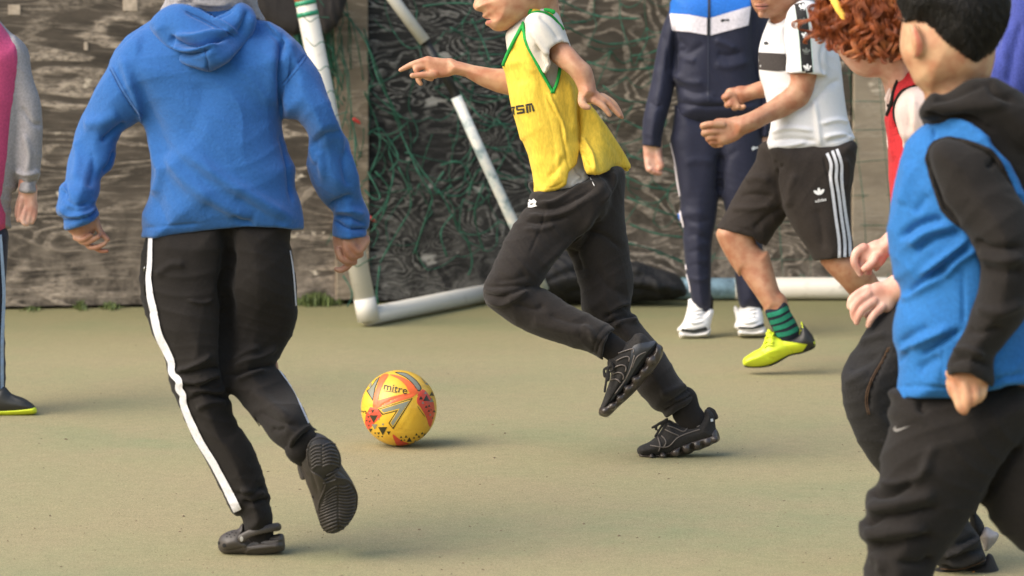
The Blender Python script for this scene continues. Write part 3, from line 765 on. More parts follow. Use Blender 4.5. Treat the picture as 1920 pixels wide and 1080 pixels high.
# ================================================================== A: blue hoodie, seen from behind
ga = G(470, 1038); YA = ga[1]
pa = thing('person', ga, 'child seen from behind in blue hoodie, black joggers with white stripe and grey clogs', 'person')
blue = fabric('royal blue fleece', (.020, .100, .31), .95, var=.07, mott=.3, fuzz=.5, bump=.5, weave=700)
def hoodieA():
    b = Body(YA, .0036)
    b.blob(T1((600, 120), (480, 210), (385, 340), (420, 520), (555, 670), (600, 800), (612, 1000))+T2((600, 380), (566, 480), (562, 570), (575, 680), (900, 680), (1200, 680), (1450, 650), (1462, 540), (1455, 440), (1420, 330), (1418, 220), (1378, 130), (1352, 30))
           + T1((1345, 640), (1420, 500), (1475, 300), (1370, 190), (1200, 95), (1050, 30), (760, 30)), .135, [(400, 40, .04), (400, 430, 0), (150, 300, .0), (690, 300, 0)], .82, .012)
    b.blob(T1((480, 215), (380, 365), (300, 490), (250, 600), (185, 735), (168, 830), (142, 900), (130, 1000))+T2((128, 300), (95, 330), (88, 395), (74, 455), (90, 495), (122, 512), (135, 640), (330, 560), (300, 440), (295, 430), (322, 350), (330, 280), (400, 205), (415, 80))
           + T1((420, 800), (450, 740), (550, 672), (640, 560), (620, 300), (560, 200)), .062, [(230, 130, -.0), (150, 250, .02), (140, 400, -.06), (260, 120, 0)], 1.0, .012)
    b.blob(T1((1250, 120), (1345, 300), (1335, 560), (1350, 660), (1435, 675), (1490, 750), (1500, 820), (1482, 930))+T2((1480, 150), (1492, 250), (1560, 395), (1620, 460), (1642, 500), (1636, 700), (1815, 690), (1820, 575), (1834, 560), (1830, 470), (1780, 340), (1742, 180), (1722, 80), (1692, 30))
           + T1((1710, 780), (1650, 680), (1612, 560), (1560, 420), (1475, 300), (1370, 185)), .064, [(520, 120, 0), (600, 220, -.02), (640, 300, .03), (655, 420, .08)], 1.0, .012)
    b.cut(T2((500, 628), (575, 617), (640, 617), (750, 598), (840, 582), (1000, 567), (1150, 552), (1300, 556), (1400, 570), (1442, 566), (1600, 560), (1600, 900), (500, 900)))
    b.cut(T2((60, 585), (130, 572), (220, 552), (290, 522), (316, 490), (420, 440), (420, 700), (60, 700)))
    b.cut(T2((1560, 600), (1635, 612), (1720, 624), (1825, 612), (1900, 600), (1900, 760), (1560, 760)))
    b.tube(T2((225, 545, -.06, 18), (240, 640, -.06, 20)), .004, neg=True, sub=False)
    b.tube(T2((1730, 605, .08, 24), (1730, 700, .08, 24)), .004, neg=True, sub=False)
    st = [(T1((1352, 195), (1335, 330), (1333, 480), (1345, 660)), 4.5, -10), (T1((1395, 215), (1380, 330), (1370, 500), (1380, 640)), 10, 5), (T1((1290, 200), (1290, 400), (1290, 600)), 14, 4),
          (T1((378, 385), (430, 490), (500, 600), (555, 665)), 1.7, -3.2), (T1((390, 370), (445, 480), (515, 590), (570, 650)), 3, 2), (T1((600, 135), (480, 220), (385, 330), (372, 380)), 1.6, -2.5),
          (T1((450, 320), (500, 480), (590, 740), (655, 920))+T2((672, 240), (645, 350), (600, 420)), 9, 9), (T1((520, 420), (640, 700), (720, 900)), 16, -5),
          (T1((1470, 310), (1410, 390), (1345, 470)), 1.6, -2.5),
          (T2((690, 130), (820, 300), (1000, 430), (1180, 520)), 15, 9), (T2((760, 100), (1000, 280), (1200, 400), (1420, 530)), 13, 9), (T2((900, 420), (1060, 500), (1200, 545)), 15, -5), (T2((1080, 380), (1240, 470), (1380, 548)), 14, -5),
          (T2((620, 360), (660, 450), (700, 560)), 12, -5), (T2((1080, 490), (1100, 520), (1180, 545)), 6, -6), (T2((1330, 30), (1370, 150), (1390, 280), (1400, 420)), 5, -6), (T1((900, 460), (880, 620), (800, 800)), 30, -4),
          (T1((330, 795), (390, 750), (470, 690)), 5, -8), (T1((230, 700), (330, 690), (430, 640)), 12, 6), (T2((340, 255), (385, 200), (410, 120)), 4, -8), (T2((190, 60), (200, 180), (180, 300)), 8, 5), (T2((270, 130), (290, 230), (260, 340)), 7, -4),
          (T2((105, 330), (120, 400), (190, 440), (290, 420)), 4.5, -9), (T2((100, 370), (150, 430), (240, 440), (300, 400)), 5, 6), (T2((90, 450), (160, 490), (250, 490), (300, 450)), 5, 6), (T2((120, 514), (200, 512), (270, 490), (305, 455)), 2.4, -7), (T2((130, 300), (128, 350), (135, 400)), 3, -7),
          (T1((1540, 480), (1640, 700), (1700, 860))+T2((1750, 250), (1790, 400)), 9, 7), (T1((1490, 760), (1540, 900))+T2((1560, 150), (1580, 300)), 7, 6), (T1((1500, 830), (1600, 760), (1660, 740)), 8, -5),
          (T2((1600, 440), (1690, 400), (1740, 380)), 5, -7), (T2((1650, 500), (1730, 505), (1820, 545)), 4, -7), (T2((1640, 460), (1720, 460), (1810, 490)), 7, 6), (T2((1640, 518), (1720, 565), (1825, 568)), 2.4, -7), (T2((1700, 60), (1690, 200), (1720, 330)), 6, -5),
          (T2((565, 560), (700, 555), (900, 535)), 3, -2.5)]
    return part('hoodie', b, blue, pa, st, [(3.2, 28, 16, 12, .6), (2.0, -22, 40, 10, 2.9), (1.5, 60, 55, 20, 4.4)])
ohA, sfA = hoodieA()
b = Body(YA-.075, .0034)
b.blob(T1((600, 132), (640, 75), (700, 34), (760, 20), (870, 38), (950, 50), (1035, 42), (1105, 10), (1170, 40), (1200, 95), (1188, 170), (1110, 275), (1030, 358), (940, 403), (860, 386), (760, 340), (680, 270), (618, 190)), .06, [(395, 20, .05), (395, 110, .0), (290, 50, .06), (475, 50, .06)], .9, .008)
b.cut(T1((760, 5), (800, 28), (880, 62), (955, 104), (1010, 80), (1060, 50), (1108, 0), (1000, -40), (800, -40)), w1=.04, k=.006)
hst = [(T1((760, 22), (870, 60), (960, 105), (1040, 150), (1092, 188)), 3.2, 7), (T1((800, 60), (900, 105), (1000, 160), (1075, 205)), 3.5, -7),
       (T1((745, 222), (790, 252), (850, 255), (950, 232), (1060, 205)), 3.6, -14), (T1((700, 272), (760, 300), (830, 308), (900, 285), (960, 262)), 3.6, -12), (T1((745, 195), (850, 210), (960, 190), (1060, 180)), 6, 9), (T1((730, 250), (800, 282), (880, 280), (980, 245)), 4.5, 9), (T1((740, 200), (730, 230), (760, 280)), 4, -8),
       (T1((905, 272), (920, 330), (932, 400)), 1.3, -3), (T1((640, 140), (690, 220), (780, 290)), 10, 5), (T1((1180, 70), (1150, 180), (1060, 290), (950, 370)), 9, 6), (T1((960, 110), (1000, 90), (1070, 55)), 3, -6), (T1((760, 330), (850, 360), (930, 375)), 5, 4), (T1((1100, 190), (1130, 130), (1150, 60)), 4, -5)]
ohd, shd = part('hood', b, blue, pa, hst, [(2.0, 40, 30, 10, 1.6)])
b = Body(YA+.03, .006); b.blob(T1((800, 30), (880, 62), (955, 104), (1010, 90), (1108, 20), (1150, 60), (1100, 200), (900, 220), (780, 120)), .035, -.06, .8); part('hood_lining', b, blue, pa, [(T1((945, 50), (955, 100)), 1.5, -3)])
# grey inner hood and head
greyc = fabric('heather grey jersey', (.27, .26, .275), .92, var=.08, bump=.5)
b = Body(YA+.06, .0055)
b.blob(T1((655, 85), (688, 5), (700, -80), (760, -290), (950, -380), (1140, -290), (1205, -80), (1210, 35), (1258, 128), (1180, 120), (1000, 160), (760, 150)), .095, -.02, 1.0)
part('inner_hood', b, greyc, pa, [(T1((690, 30), (760, 18), (850, 12)), 4, -6), (T1((1130, 0), (1190, 60), (1240, 110)), 3, -7), (T1((850, 10), (950, 24), (1050, 20)), 4, 5), (T1((700, 60), (770, 5), (840, -20)), 4, 6)], [(2.5, 50, 60, 10, 1)])
stb = plain('blue stitching', (.008, .045, .17), .8, bump=0)
cord(sfA, T1((378, 388), (430, 490), (500, 600), (552, 662)), .0008, 'armhole_seam', stb, ohA, off=.0004); cord(sfA, T1((392, 378), (445, 482), (512, 590), (562, 650)), .0006, 'armhole_seam', stb, ohA, off=.0004)
cord(sfA, T1((1474, 306), (1412, 388), (1346, 470)), .0008, 'armhole_seam', stb, ohA, off=.0004); cord(sfA, T1((1484, 322), (1424, 404), (1350, 492)), .0006, 'armhole_seam', stb, ohA, off=.0004)
cord(sfA, T2((1640, 516), (1720, 563), (1822, 566)), .0008, 'cuff_seam', stb, ohA, off=.0004); cord(sfA, T2((122, 514), (200, 512), (268, 490), (300, 456)), .0008, 'cuff_seam', stb, ohA, off=.0004)
cord(shd, T1((800, 60), (900, 105), (1000, 160), (1078, 206)), .0007, 'hood_stitching', stb, ohd, off=.0004); cord(shd, T1((908, 272), (922, 330), (934, 398)), .0009, 'hood_stitching', stb, ohd, off=.0004)
# trousers
def trousersA():
    b = Body(YA, .0036)
    b.blob(T2((640, 530), (592, 600), (570, 650), (550, 760), (547, 880), (560, 990))+T3((255, 60), (278, 125), (330, 268), (380, 350), (418, 460), (430, 562), (457, 642), (495, 722), (541, 834), (590, 944))
           + T4((46, 233), (114, 352), (180, 480), (240, 600), (290, 708), (330, 742), (368, 745), (385, 800), (402, 880), (520, 900), (606, 790), (580, 660), (592, 622), (583, 598), (568, 570), (545, 480), (510, 370), (470, 260), (420, 170), (360, 80))
           + T3((920, 900), (875, 800), (868, 740), (838, 680), (835, 625), (850, 560), (860, 400), (845, 100))+T2((1060, 500)), .092, [(330, 500, 0), (370, 640, -.01), (420, 860, -.0), (475, 960, 0)], .95, .02)
    b.blob(T2((1020, 500), (1000, 900))+T3((810, 300), (800, 500), (835, 625), (885, 672), (955, 745), (1035, 860), (1085, 925))+T4((470, 10), (520, 70), (580, 160), (640, 215), (700, 255), (740, 300), (800, 345), (900, 250), (990, 150), (950, 108), (895, 72), (860, 0))
           + T3((1360, 765), (1290, 630), (1215, 515), (1168, 456), (1240, 330), (1290, 230), (1316, 140), (1318, 0))+T2((1428, 900), (1405, 720), (1388, 640), (1375, 500)), .09, [(480, 500, .0), (500, 640, .05), (520, 700, .03), (560, 800, -.12), (600, 840, -.16)], .95, .018)
    b.cut([(T4((700, 262), (742, 316), (790, 332), (730, 400), (640, 330))[i]) for i in range(5)])
    b.cut(T4((800, 335), (745, 305), (738, 250), (770, 185), (830, 130), (890, 108), (950, 112), (1010, 150), (1040, 300), (900, 400)), w0=-.32, w1=.1)
    st = [(T2((1040, 560), (1045, 750), (1025, 900))+T3((840, 60), (830, 300), (830, 620)), 9, -22),
          (T3((490, 500), (570, 480), (650, 440), (720, 390)), 4, 8), (T3((500, 520), (620, 505), (740, 480), (810, 490)), 4, -9), (T3((520, 560), (620, 575), (720, 540), (790, 520)), 4, 7), (T3((550, 600), (640, 620), (740, 580), (800, 560)), 3.5, -8), (T3((580, 640), (660, 630), (740, 650), (820, 620)), 4, 7), (T3((570, 700), (680, 660), (760, 670), (830, 690)), 3.5, -7), (T3((620, 760), (720, 720), (820, 720)), 6, 5),
          (T3((880, 470), (980, 430), (1080, 400), (1180, 330)), 5, 7), (T3((860, 440), (960, 370), (1060, 330)), 5, 5), (T3((850, 540), (960, 500), (1080, 470), (1170, 460)), 4, -10), (T3((900, 560), (1000, 520), (1100, 490)), 4, 5), (T3((1000, 640), (1120, 720), (1260, 830)), 9, 5), (T3((1060, 780), (1180, 850), (1330, 880)), 6, -5),
          (T2((640, 830), (720, 770), (800, 770)), 7, 4), (T2((820, 970), (900, 985), (960, 965)), 3, 4), (T4((330, 570), (400, 600), (480, 570), (540, 520)), 5, -6), (T4((380, 640), (450, 660), (520, 630), (588, 622)), 3, -8), (T4((360, 560), (440, 580), (540, 570)), 7, 5), (T4((600, 90), (640, 110), (700, 90)), 4, -5), (T2((1098, 560), (1098, 620)), 1.5, -1.5),
          (T4((900, 78), (830, 100), (760, 170), (738, 240)), 3, 5)]
    return part('joggers', b, blackcloth, pa, st, [(3.0, 20, 60, 10, 2.2), (2.0, 60, -45, 10, .3), (1.6, 30, 110, 20, 4)])
otA, stA = trousersA()
ribbon(stA, T2((611, 622, 7), (606, 760, 9), (600, 850, 10))+T2((612, 960, 12.5), (632, 1040, 13))+T3((332, 110, 14), (366, 250, 14), (415, 350, 14), (453, 440, 12.5), (458, 510, 12), (505, 570, 12), (505, 620, 13), (533, 665, 12), (535, 720, 12), (572, 820, 13), (632, 950, 14))
       + T4((90, 230, 13), (170, 360, 13), (245, 500, 14), (300, 610, 15), (345, 705, 15)), 'side_stripe', stripe_w, pa, .004)
ribbon(stA, T2((1389, 690, 1.6), (1404, 780, 2.6), (1414, 880, 2.6), (1422, 1000, 2.4)), 'side_stripe', stripe_w, pa, .002)
ribbon(stA, T3((1180, 480, 2), (1240, 560, 2.4), (1300, 650, 2.6), (1345, 750, 2.8), (1395, 862, 3)), 'side_stripe', stripe_w, pa, .002)
cord(stA, T2((590, 730), (580, 800), (575, 880), (580, 940)), .0022, 'pocket_zip', plain('dark zip', (.02, .02, .02), .3, metal=.6), pa)
cord(stA, T2((578, 780), (575, 805)), .003, 'zip_pull', plain('steel pull', (.3, .3, .3), .3, metal=1), pa)
# socks
b = Body(YA, .004); b.tube(T4((470, 740, 0, 24), (505, 860, 0, 27), (515, 925, 0, 25)), sub=False); part('sock', b, blackcloth, pa, surf=False); b = Body(YA, .004); b.tube(T4((860, 170, -.15, 21), (790, 250, -.15, 24), (880, 300, -.12, 26), (930, 400, -.1, 24))); part('sock', b, blackcloth, pa, surf=False)
# grounded clog
b = Body(YA, .0028)
b.blob(T4((193, 965), (203, 915), (240, 880), (300, 855), (346, 846), (366, 814), (384, 802), (398, 850), (404, 892), (430, 912), (520, 904), (600, 894), (660, 880), (690, 894), (698, 960), (692, 1008), (640, 1034), (560, 1048), (460, 1054), (380, 1040), (330, 1037), (250, 1036), (205, 1008)), .040, 0, 1.05, .006)
b.cut(T4((180, 1030), (390, 1037), (460, 1054), (560, 1046), (700, 1010), (760, 1000), (760, 1100), (180, 1100)), k=.002)
oc, sc_ = part('clog', b, foam, pa, [(T4((395, 1000), (440, 965), (520, 950), (600, 950), (692, 940)), 1.4, -3.5), (T4((400, 985), (450, 935), (560, 922), (690, 908)), 1.6, -3.2), (T4((200, 985), (260, 1010), (340, 1000), (395, 985)), 1.6, -1.6), (T4((400, 1035), (440, 1000), (560, 985), (690, 972)), 1.8, 1.6)])
sm = plain('clog hole dark', (.004, .004, .004), .9, bump=0)
for (x, y, rx, ry) in ((242, 970, 15, 15), (203, 952, 8, 14), (262, 906, 7, 4), (292, 908, 6, 4), (282, 890, 7, 3.5), (318, 896, 6, 3.5), (300, 874, 7, 3.5), (330, 878, 6, 3), (262, 884, 6, 3)):
    decal(sc_, [(360+(x+rx*math.cos(a))/4, 780+(y+ry*math.sin(a))/4) for a in np.linspace(0, 6.28, 9)[:-1]], 'vent_hole', sm, oc, .0008, step=2)
b = Body(YA, .0022)
pts = T4((374, 918, -.038, 8.5), (410, 892, -.040, 7.6), (470, 868, -.042, 7.6), (550, 848, -.04, 7.8), (615, 836, -.03, 8), (640, 832, -.0, 8.2), (615, 834, .03, 8), (500, 850, .04, 7))
b.tube(pts, .002, flat=.5); oc2, s2 = part('heel_strap', b, foam, oc, [(T4((430, 862), (540, 832), (640, 815)), 1.2, -1.2)])
decal(s2, [(360+(372+13*math.cos(a))/4, 780+(922+20*math.sin(a))/4) for a in np.linspace(0, 6.28, 11)[:-1]], 'rivet', plain('pale rivet', (.30, .29, .27), .4), oc2, .001, step=2)
textdecal(s2, 'CROCS', 360+570/4, 780+838/4, 5.2, -13, 'strap_lettering', plain('embossed grey', (.085, .075, .068), .5), oc2, .0012)
# lifted clog, sole towards the camera
b = Body(YA-.12, .0028)
b.blob(T4((788, 220), (800, 165), (860, 132), (930, 122), (1010, 158), (1070, 220), (1105, 290), (1118, 352), (1150, 410), (1192, 470), (1226, 540), (1238, 620), (1220, 710), (1180, 785), (1120, 850), (1050, 877), (992, 852), (958, 800), (930, 720), (895, 600), (860, 510), (830, 430), (800, 340)), .028, [(600, 840, -.01), (640, 980, .06)], 1.6, .006)
oc, sc_ = part('clog', b, foam, pa, [(T4((840, 180), (850, 300), (900, 450), (950, 600)), 3, -3), (T4((815, 190), (825, 320), (870, 450)), 2, 2), (T4((1120, 360), (1070, 430), (990, 480)), 8, -5), (T4((1105, 400), (1160, 450), (1190, 480)), 3, -3)])
solep = T4((872, 235), (900, 185), (960, 166), (1030, 190), (1080, 250), (1104, 320), (1096, 400), (1062, 448), (1150, 474), (1200, 522), (1230, 600), (1220, 700), (1175, 785), (1110, 848), (1045, 868), (992, 840), (962, 760), (955, 650), (985, 560), (1000, 500), (960, 450), (895, 405), (870, 300))
osl = decal(sc_, solep, 'outsole', foam_sole, oc, .003, step=3.5, smooth=True)
tread = plain('tread rubber', (.045, .038, .034), .5, var=.35, sc=60)
def cords(lines, r, name, surf, mat, parent, off=.003):
    parts_ = []
    for l in lines:
        q = crom(np.array(l, float), 5); V = [surf.hit(a[0], a[1], off) for a in q]; V = [v_ for v_ in V if v_ is not None]
        if len(V) > 2: parts_.append(tube_mesh(V, r, 5))
    if parts_:
        v_, f_ = join(parts_); return mesh_obj(name, v_, f_, mat, parent)
ribs = []
for k in range(14):
    y = 520+k*24; xl = 968+8*abs(k-7)*.4-(10 if 3 < k < 11 else 0); xr = 1205-(max(0, k-8)*13)-max(0, 3-k)*14+10
    ribs.append(T4((xl+4, y+60*(1-k*.02)), ((xl+1095)/2, y+22), (1088, y)))
    if y+20 < 860: ribs.append(T4((1100, y+0), ((xr+1100)/2, y+8), (xr, y-4)))
for k in range(7):
    y = 200+k*25; ribs.append(T4((885+k*3, y+44), (920+k*2, y+18), (968, y+14))); ribs.append(T4((978, y+26), (1030, y+6), (1072+k*4, y+22)))
ribs.append(T4((985, 500), (1030, 490), (1080, 470))); ribs.append(T4((980, 478), (1030, 462), (1075, 430))); ribs.append(T4((1000, 440), (1040, 420), (1085, 400)))
ribs = [r for r in ribs]
cords(ribs, .0022, 'tread_rib', sc_, tread, osl or oc, .0035)
cord(sc_, solep, .0022, 'sole_edge', tread, oc, off=.003, closed=True)
b = Body(YA-.12, .0025); b.tube(T4((800, 335, .0, 4.5), (812, 400, .0, 5.5), (832, 460, .0, 6)), .002, flat=.6); ocs, s2 = part('heel_strap', b, foam, oc)
for (x, y) in ((905, 612), (932, 720)): decal(sc_, [(360+(x+9*math.cos(a))/4, 780+(y+18*math.sin(a))/4) for a in np.linspace(0, 6.28, 9)[:-1]], 'vent_hole', sm, oc, .0008, step=2)
# skin
skA = skin('skin olive', (.36, .19, .125))
H1 = Z(100, 350, 7.2); H2 = Z(580, 380, 4.156)
b1 = Body(YA-.055, .0021)
b1.blob(H1((190, 560), (430, 430), (600, 340), (612, 430), (585, 520), (560, 600), (520, 680), (470, 745), (380, 752), (310, 725), (250, 650)), .016, 0, .85, .005)
b1.tube(H1((560, 430, -.004, 8), (600, 540, -.006, 6.6), (650, 630, -.008, 6.2), (735, 712, -.010, 4.6)), .004)
b1.tube(H1((300, 690, -.006, 5.6), (370, 712, -.012, 5.6), (440, 695, -.018, 5.2), (505, 650, -.02, 4.2)), .003)
b1.tube(H1((370, 740, -.002, 5.4), (450, 755, -.010, 5.6), (540, 712, -.016, 5.2), (610, 668, -.018, 4.4), (605, 690, -.019, 3.8)), .003)
b1.tube(H1((450, 770, .004, 5.4), (500, 815, -.002, 5.6), (590, 815, -.008, 5.2), (665, 785, -.010, 4.6), (700, 762, -.011, 3.8)), .003)
b1.tube(H1((520, 800, .008, 5), (600, 845, .004, 5), (660, 868, .0, 4.6), (730, 865, -.002, 3.6)), .003)
b1.tube(H1((400, 520, .0, 20), (350, 330, .0, 19)), .01, sub=False)
b2 = Body(YA+.07, .0021)
b2.blob(H2((195, 250), (450, 250), (462, 300), (430, 350), (395, 410), (340, 470), (290, 490), (240, 440), (215, 400), (208, 330)), .018, 0, .9, .005)
b2.tube(H2((440, 300, -.006, 8), (385, 375, -.016, 8), (335, 340, -.024, 7), (318, 298, -.026, 5.5)), .0035)
b2.tube(H2((395, 400, -.004, 7.6), (330, 415, -.016, 7.6), (290, 370, -.024, 7), (280, 305, -.024, 5.5)), .0035)
b2.tube(H2((345, 460, -.002, 7.5), (280, 450, -.014, 7.5), (240, 420, -.018, 6.5), (228, 365, -.018, 5.5)), .0035)
b2.tube(H2((315, 470, .004, 7), (290, 500, .0, 7), (245, 525, -.004, 6), (210, 518, -.004, 4.8)), .0035)
b2.tube(H2((215, 300, .004, 8), (225, 380, -.004, 7), (235, 430, -.008, 5.6)), .0035)
b2.tube(H2((328, 280, .0, 23), (315, 190, .0, 20)), .01, sub=False)
core = Body(YA, .014)
core.tube([(395, -60, .06, 72), (395, 20, .05, 48), (395, 120, .02, 95), (400, 300, 0, 100), (405, 450, 0, 95)], .03, flat=.75)
core.tube([(330, 470, 0, 62), (390, 730, 0, 44), (480, 960, 0, 24)], .03, sub=False); core.tube([(480, 470, 0, 60), (495, 640, .05, 30), (522, 720, .03, 24), (560, 800, -.08, 28), (580, 830, -.12, 26)], .03, sub=False)
core.tube([(250, 110, 0, 38), (170, 260, .01, 32), (150, 410, -.05, 24)], .03, sub=False); core.tube([(540, 110, 0, 38), (605, 260, -.01, 32), (650, 420, .07, 24)], .03, sub=False)
body_mesh(pa, skA, [b1, b2, core])

# ================================================================== B: yellow bib boy
gb = G(1240, 858); YB = gb[1]
pb = thing('person', gb, 'boy in yellow bib with green edging and black trousers, running with arms out', 'person')
U1 = Z(740, 0, 4); U2 = Z(740, 240, 4); U3 = Z(890, 450, 4); U4 = Z(1090, 620, 4.321)
yel = fabric('yellow bib mesh', (.72, .50, .055), .8, var=.06, fuzz=.15, bump=.35, weave=1100, stretch=(1, 1, .4))
grn = fabric('green binding', (.015, .30, .05), .75, var=.1)
cream = fabric('off-white cotton', (.60, .56, .50), .88, bump=.15, mott=.12, var=.05, fuzz=.2)
skB = skin('skin warm brown', (.50, .285, .175))
# head, neck, arms, hands: one fine mesh
b1 = Body(YB, .0026)
b1.blob([(897, -60), (892, -34), (896, -18), (899, -8), (893, 4), (889, 12), (892, 20), (902, 22), (906, 25), (905, 31), (911, 33), (914, 36), (912, 41), (914, 46), (918, 51), (926, 57), (936, 59), (948, 57), (958, 53), (975, 42), (990, 30), (1012, 14), (1040, -10), (1052, -50), (1030, -98), (980, -118), (930, -106), (903, -85)], .075, 0, .98, .006, step=1)
b1.tube([(893, 10, -.0, 6), (898, -6, 0, 6)], .006, sub=False)
b1.tube([(903, 17, -.012, 5)]*2, .005, sub=False)
b1.tube([(909, 30, -.006, 4.2), (914, 34, -.014, 2.5)], .004, sub=False); b1.tube([(914, 44, -.004, 4.6), (918, 42, -.013, 2.5)], .004, sub=False)
b1.tube([(985, -14, -.072, 9), (989, -28, -.075, 11), (982, -40, -.074, 8)], .004)      # ear
b1.tube([(1000, -10, .01, 44), (1010, 40, .03, 42), (1020, 90, .03, 44)], .014, flat=.95)
body_head_B = b1
b2 = Body(YB+.09, .0026)      # far arm pointing left
b2.blob(U1((1000, 520), (860, 517), (740, 513), (600, 490), (490, 462), (410, 448), (395, 500), (405, 548), (440, 556), (530, 577), (640, 642), (760, 692), (860, 716), (1000, 720)), .032, 0, 1.0, .006, smooth=False)
b2.blob(U1((450, 450), (360, 436), (290, 428), (240, 426), (222, 445), (222, 500), (245, 545), (285, 578), (350, 582), (440, 558)), .014, -.0, .95, .008)
b2.tube(U1((250, 452, 0, 8), (190, 466, 0, 6.6), (140, 480, 0, 6), (85, 505, 0, 5.2), (42, 526, 0, 4)), .004)
b2.tube(U1((300, 560, -.012, 8), (260, 560, -.018, 7), (200, 563, -.022, 6), (132, 567, -.024, 5.2)), .004)
b2.tube(U1((250, 480, .002, 7), (200, 500, -.002, 6.5), (160, 515, -.006, 6), (165, 535, -.008, 5.2)), .004)
b2.tube(U1((260, 530, .006, 6.5), (230, 570, .004, 6), (275, 592, .0, 5)), .004)
b2.tube(U1((240, 540, .010, 6), (175, 585, .008, 5.4), (195, 628, .004, 4.4)), .004)
b3 = Body(YB-.10, .0026)      # near arm
b3.blob(U1((1100, 250), (1160, 370), (1165, 440), (1230, 500), (1300, 552), (1350, 615), (1385, 700), (1400, 760), (1500, 720), (1512, 680), (1500, 600), (1472, 505), (1405, 440), (1345, 370), (1300, 325), (1230, 220), (1130, 180)), .034, [(1000, 80, .02), (1100, 150, -.02), (1105, 180, -.03)], 1.0, .006)
b3.blob(U1((1385, 690), (1505, 680), (1560, 715), (1600, 745), (1590, 790), (1540, 800), (1480, 780), (1450, 775), (1410, 770)), .015, -.03, .9, .008)
b3.tube(U1((1410, 720, -.035, 9), (1405, 765, -.045, 8), (1425, 795, -.05, 7), (1452, 805, -.052, 5.5)), .004)
b3.tube(U1((1500, 750, -.04, 7.5), (1560, 795, -.045, 6.2), (1590, 830, -.045, 5.4), (1612, 862, -.045, 4.2)), .003)
b3.tube(U1((1540, 735, -.03, 7.5), (1610, 780, -.03, 6.2), (1650, 825, -.03, 5.6), (1688, 868, -.03, 4.4)), .003)
b3.tube(U1((1560, 725, -.018, 7), (1630, 765, -.016, 6), (1670, 815, -.016, 5.2), (1705, 880, -.018, 4)), .003)
b3.tube(U1((1550, 720, -.008, 6.5), (1600, 745, -.002, 5.5), (1655, 800, .0, 4.6)), .003)
core = Body(YB, .014)
core.tube([(1010, 60, .03, 40), (1015, 130, .02, 60), (1040, 250, .02, 62), (1070, 350, 0, 60)], .03, flat=1.0)
core.tube([(1030, 90, -.08, 34), (1050, 100, -.1, 26)], .03, sub=False)
core.tube([(1080, 390, -.03, 46), (960, 540, -.08, 36), (1150, 650, -.1, 24)], .02, sub=False); core.tube([(1110, 380, .05, 56), (1140, 560, .06, 44), (1270, 770, .02, 24)], .02, sub=False)
core.tube([(1030, 110, .08, 34), (980, 165, .09, 28)], .02, sub=False)
obB, sbB = body_mesh(pb, skB, [b1, b2, b3, core])
lipm = plain('lip', (.42, .16, .12), .45, var=.1, bump=0)
decal(sbB, [(905, 31), (911, 32.5), (917, 34.5), (914, 37), (908, 35)], 'lips', lipm, obB, .0006, 1.5); decal(sbB, [(912, 40), (920, 38), (923, 40), (916, 46), (912, 44)], 'lips', lipm, obB, .0006, 1.5)
decal(sbB, [(907, 35), (918, 34.8), (921, 37), (911, 39)], 'mouth_line', plain('mouth dark', (.05, .015, .012), .6, bump=0), obB, .0008, 1.5)
b = Body(YB, .007); b.blob([(905, -60), (898, -80), (915, -115), (975, -135), (1040, -112), (1066, -60), (1056, -15), (1035, 0), (1018, -20), (1000, -50), (975, -40), (960, -62), (925, -70)], .085, 0, 1.0)
part('hair', b, plain('black hair', (.012, .009, .008), .5, var=.5, sc=90, bump=.8, dist=.004), pb, wr=[(5, 120, 60, 40, .3)], surf=False)
# t-shirt
b = Body(YB, .0045)
b.blob(U1((1035, 55), (1080, 35), (1140, 12), (1165, 60), (1230, 110), (1290, 260), (1340, 430), (1370, 640))+U2((1385, 0), (1400, 200), (1430, 340), (1500, 420), (1400, 560), (1200, 560), (1090, 480), (1064, 330), (1014, 140), (954, 20))+U1((894, 700), (872, 540), (850, 420), (833, 300), (835, 250), (880, 190), (980, 100)), .078, 0, .86, .01)
b.cut(U2((1180, 474), (1280, 474), (1380, 430), (1485, 368), (1560, 340), (1560, 700), (900, 700), (900, 474)))
shirt_st = True
bs = Body(YB, .0045)
bs.blob(U1((980, 200), (975, 130), (1040, 92), (1110, 90), (1180, 130), (1240, 200), (1290, 290), (1330, 350), (1340, 400), (1250, 470), (1180, 520), (1128, 556), (1085, 490), (1020, 380), (985, 290)), .055, -.10, .9, .012)
bs.cut(U1((1330, 345), (1306, 333), (1285, 322), (1250, 316), (1210, 330), (1180, 350), (1160, 372), (1153, 400), (1160, 440), (1175, 478), (1160, 520), (1130, 555), (1180, 640), (1420, 640), (1420, 345)), k=.002)
bs.cut(U1((700, 0), (1035, 60), (1010, 102), (982, 134), (960, 182), (966, 250), (988, 330), (1022, 402), (1056, 470), (1100, 560), (1000, 700), (700, 700)), w1=-.04, k=.003)
bs.cut(U1((1000, -20), (1035, 60), (1012, 98), (1050, 90), (1110, 96), (1172, 124), (1238, 186), (1284, 252), (1300, 300), (1500, 300), (1500, -20)), w1=-.04, k=.003)
st = [(U1((1120, 545), (1080, 440), (1060, 330)), 4, -6), (U1((1010, 200), (1090, 330), (1150, 420)), 6, 5), (U1((1080, 110), (1170, 190), (1240, 300)), 5, -4), (U1((1060, 370), (1110, 440), (1150, 500)), 5, -6), (U2((1400, 230), (1440, 300), (1380, 380), (1290, 450)), 5, 5), (U2((1350, 290), (1400, 370), (1330, 420)), 4, -5),
      (U1((1040, 60), (1100, 52), (1160, 62)), 2, -3)]
oshirt = part('t_shirt', b, cream, pb, st, [(1.5, 50, 30, 14, .4)], surf=False)
part('sleeve', bs, cream, oshirt, st, [(1.2, 50, 30, 14, .4)], surf=False)
